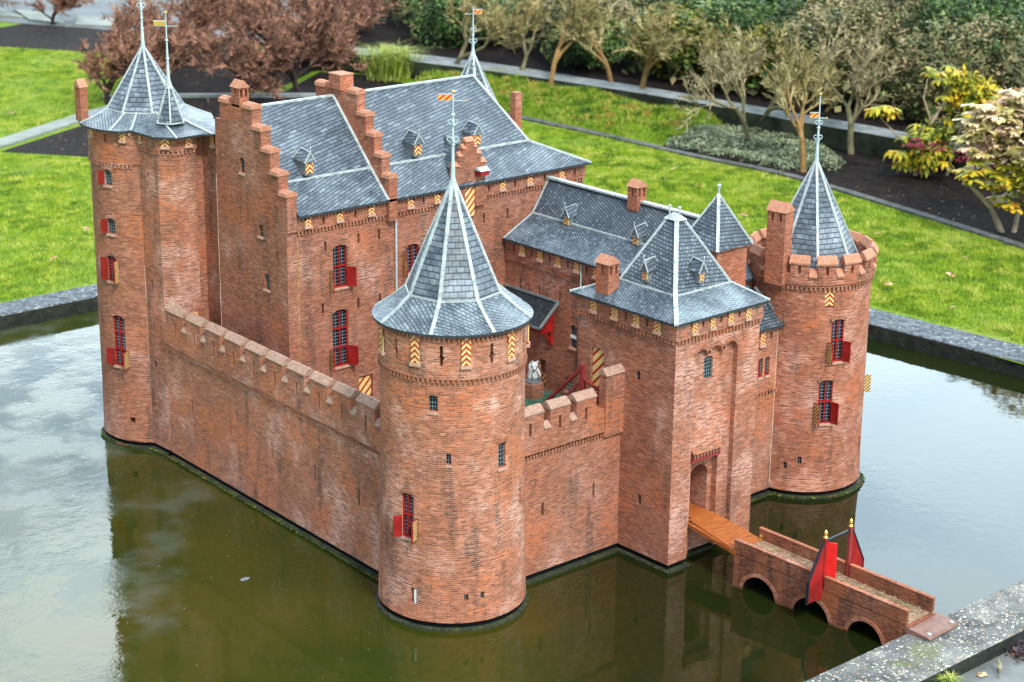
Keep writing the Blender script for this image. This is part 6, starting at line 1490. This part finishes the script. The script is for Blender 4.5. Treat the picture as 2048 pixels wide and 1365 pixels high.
m = MB(); m.face([(5.36, -9.82, .175), (5.52, -9.88, .18), (5.58, -9.76, .19), (5.48, -9.67, .175), (5.34, -9.72, .18)]); o = ob('dry_leaf', m, DEADL, loc=(5.4, -9.8, .175)); tag(o, 'single pale dry leaf on the paving beside the bank', 'leaf')
# a floating grey leaf on the pond
m = MB(); m.face([(-.10, -.03, 0), (.02, -.07, .012), (.12, 0, .01), (.05, .07, .012), (-.07, .05, .01)]); m.V = [(v[0] * 1.2 - 3.0, v[1] * 1.2 + 3.5, v[2] + .006) for v in m.V]; o = ob('floating_leaf', m, PEDM, loc=(-3.0, 3.5, .01)); tag(o, 'small grey purple leaf floating on the pond left of the long wall', 'leaf')

# ------------------------------------------------------------------ sky, sun, camera
W = bpy.data.worlds.new('World'); S.world = W; W.use_nodes = True; nt = W.node_tree; nt.nodes.clear()
out = nt.nodes.new('ShaderNodeOutputWorld'); bg = nt.nodes.new('ShaderNodeBackground'); nt.links.new(bg.outputs[0], out.inputs[0])
SUN_AZ = atan2(-1.0, -.30); SUN_EL = radians(48)
sky = nt.nodes.new('ShaderNodeTexSky'); sky.sky_type = 'NISHITA'; sky.sun_disc = False; sky.sun_elevation = SUN_EL; sky.sun_rotation = pi / 2 - SUN_AZ; sky.air_density = 1.0; sky.dust_density = 1.5
tc = nt.nodes.new('ShaderNodeTexCoord'); mp = nt.nodes.new('ShaderNodeMapping'); nt.links.new(tc.outputs['Generated'], mp.inputs[0]); mp.inputs[3].default_value = (1, 1, 2.2)
nz = nt.nodes.new('ShaderNodeTexNoise'); nt.links.new(mp.outputs[0], nz.inputs['Vector']); nz.inputs['Scale'].default_value = 3.4; nz.inputs['Detail'].default_value = 7; nz.inputs['Roughness'].default_value = .58
dp = nt.nodes.new('ShaderNodeVectorMath'); dp.operation = 'DOT_PRODUCT'; nt.links.new(tc.outputs['Generated'], dp.inputs[0]); dp.inputs[1].default_value = (.75, -.66, 0)
ad = nt.nodes.new('ShaderNodeMath'); ad.operation = 'MULTIPLY_ADD'; nt.links.new(dp.outputs['Value'], ad.inputs[0]); ad.inputs[1].default_value = .45; nt.links.new(nz.outputs[0], ad.inputs[2])
mr = nt.nodes.new('ShaderNodeMapRange'); mr.interpolation_type = 'SMOOTHSTEP'; nt.links.new(ad.outputs[0], mr.inputs[0]); mr.inputs[1].default_value = .34; mr.inputs[2].default_value = .50; mr.inputs[3].default_value = .25; mr.inputs[4].default_value = 1
cr = nt.nodes.new('ShaderNodeValToRGB'); nt.links.new(nz.outputs[0], cr.inputs[0]); cr.color_ramp.elements[0].position = .3; cr.color_ramp.elements[0].color = (.55, .77, .96, 1); cr.color_ramp.elements[1].position = .62; cr.color_ramp.elements[1].color = (.86, .97, .98, 1)
sc = nt.nodes.new('ShaderNodeVectorMath'); sc.operation = 'SCALE'; nt.links.new(cr.outputs[0], sc.inputs[0]); sc.inputs['Scale'].default_value = 13.0
mx = nt.nodes.new('ShaderNodeMix'); mx.data_type = 'RGBA'; nt.links.new(mr.outputs[0], mx.inputs[0]); nt.links.new(sky.outputs[0], mx.inputs[6]); nt.links.new(sc.outputs[0], mx.inputs[7])
# added gain: sky ahead of the camera brightened for the water reflection
d2 = nt.nodes.new('ShaderNodeVectorMath'); d2.operation = 'DOT_PRODUCT'; nt.links.new(tc.outputs['Generated'], d2.inputs[0]); d2.inputs[1].default_value = (.66, .75, 0)
r2 = nt.nodes.new('ShaderNodeMapRange'); r2.interpolation_type = 'SMOOTHSTEP'; nt.links.new(d2.outputs['Value'], r2.inputs[0]); r2.inputs[1].default_value = .35; r2.inputs[2].default_value = .85; r2.inputs[3].default_value = 1.0; r2.inputs[4].default_value = 2.9
s3 = nt.nodes.new('ShaderNodeVectorMath'); s3.operation = 'SCALE'; nt.links.new(mx.outputs[2], s3.inputs[0]); nt.links.new(r2.outputs[0], s3.inputs['Scale'])
nt.links.new(s3.outputs[0], bg.inputs[0]); bg.inputs[1].default_value = .10
sl = bpy.data.lights.new('sun', 'SUN'); sl.energy = 2.1; sl.angle = radians(10); sl.color = (1.0, .95, .88)
so = bpy.data.objects.new('sun', sl); COL.objects.link(so)
from mathutils import Vector, Matrix
sd = Vector((cos(SUN_AZ) * cos(SUN_EL), sin(SUN_AZ) * cos(SUN_EL), sin(SUN_EL))); so.rotation_euler = sd.to_track_quat('Z', 'Y').to_euler(); so.location = sd * 100
cam = bpy.data.cameras.new('camera'); co = bpy.data.objects.new('camera', cam); COL.objects.link(co); S.camera = co
cam.lens = 67.68; cam.sensor_width = 36; cam.clip_start = .5; cam.clip_end = 9000
R = [[0.7518835646215978, -0.6592003026844094, 0.011227920230495913], [-0.19471116977195702, -0.23829359232373779, -0.9514745000384847], [0.6298878198679155, 0.7132118372533024, -0.30752269767256735]]
Mx = Matrix(((R[0][0], -R[1][0], -R[2][0], -24.13540642), (R[0][1], -R[1][1], -R[2][1], -29.17012199), (R[0][2], -R[1][2], -R[2][2], 18.0), (0, 0, 0, 1)))
co.matrix_world = Mx
cam.dof.use_dof = True; cam.dof.focus_distance = 44; cam.dof.aperture_fstop = .74
S.view_settings.view_transform = 'Standard'; S.view_settings.look = 'None'; S.view_settings.exposure = .82; S.view_settings.gamma = 1
S.render.engine = 'CYCLES'
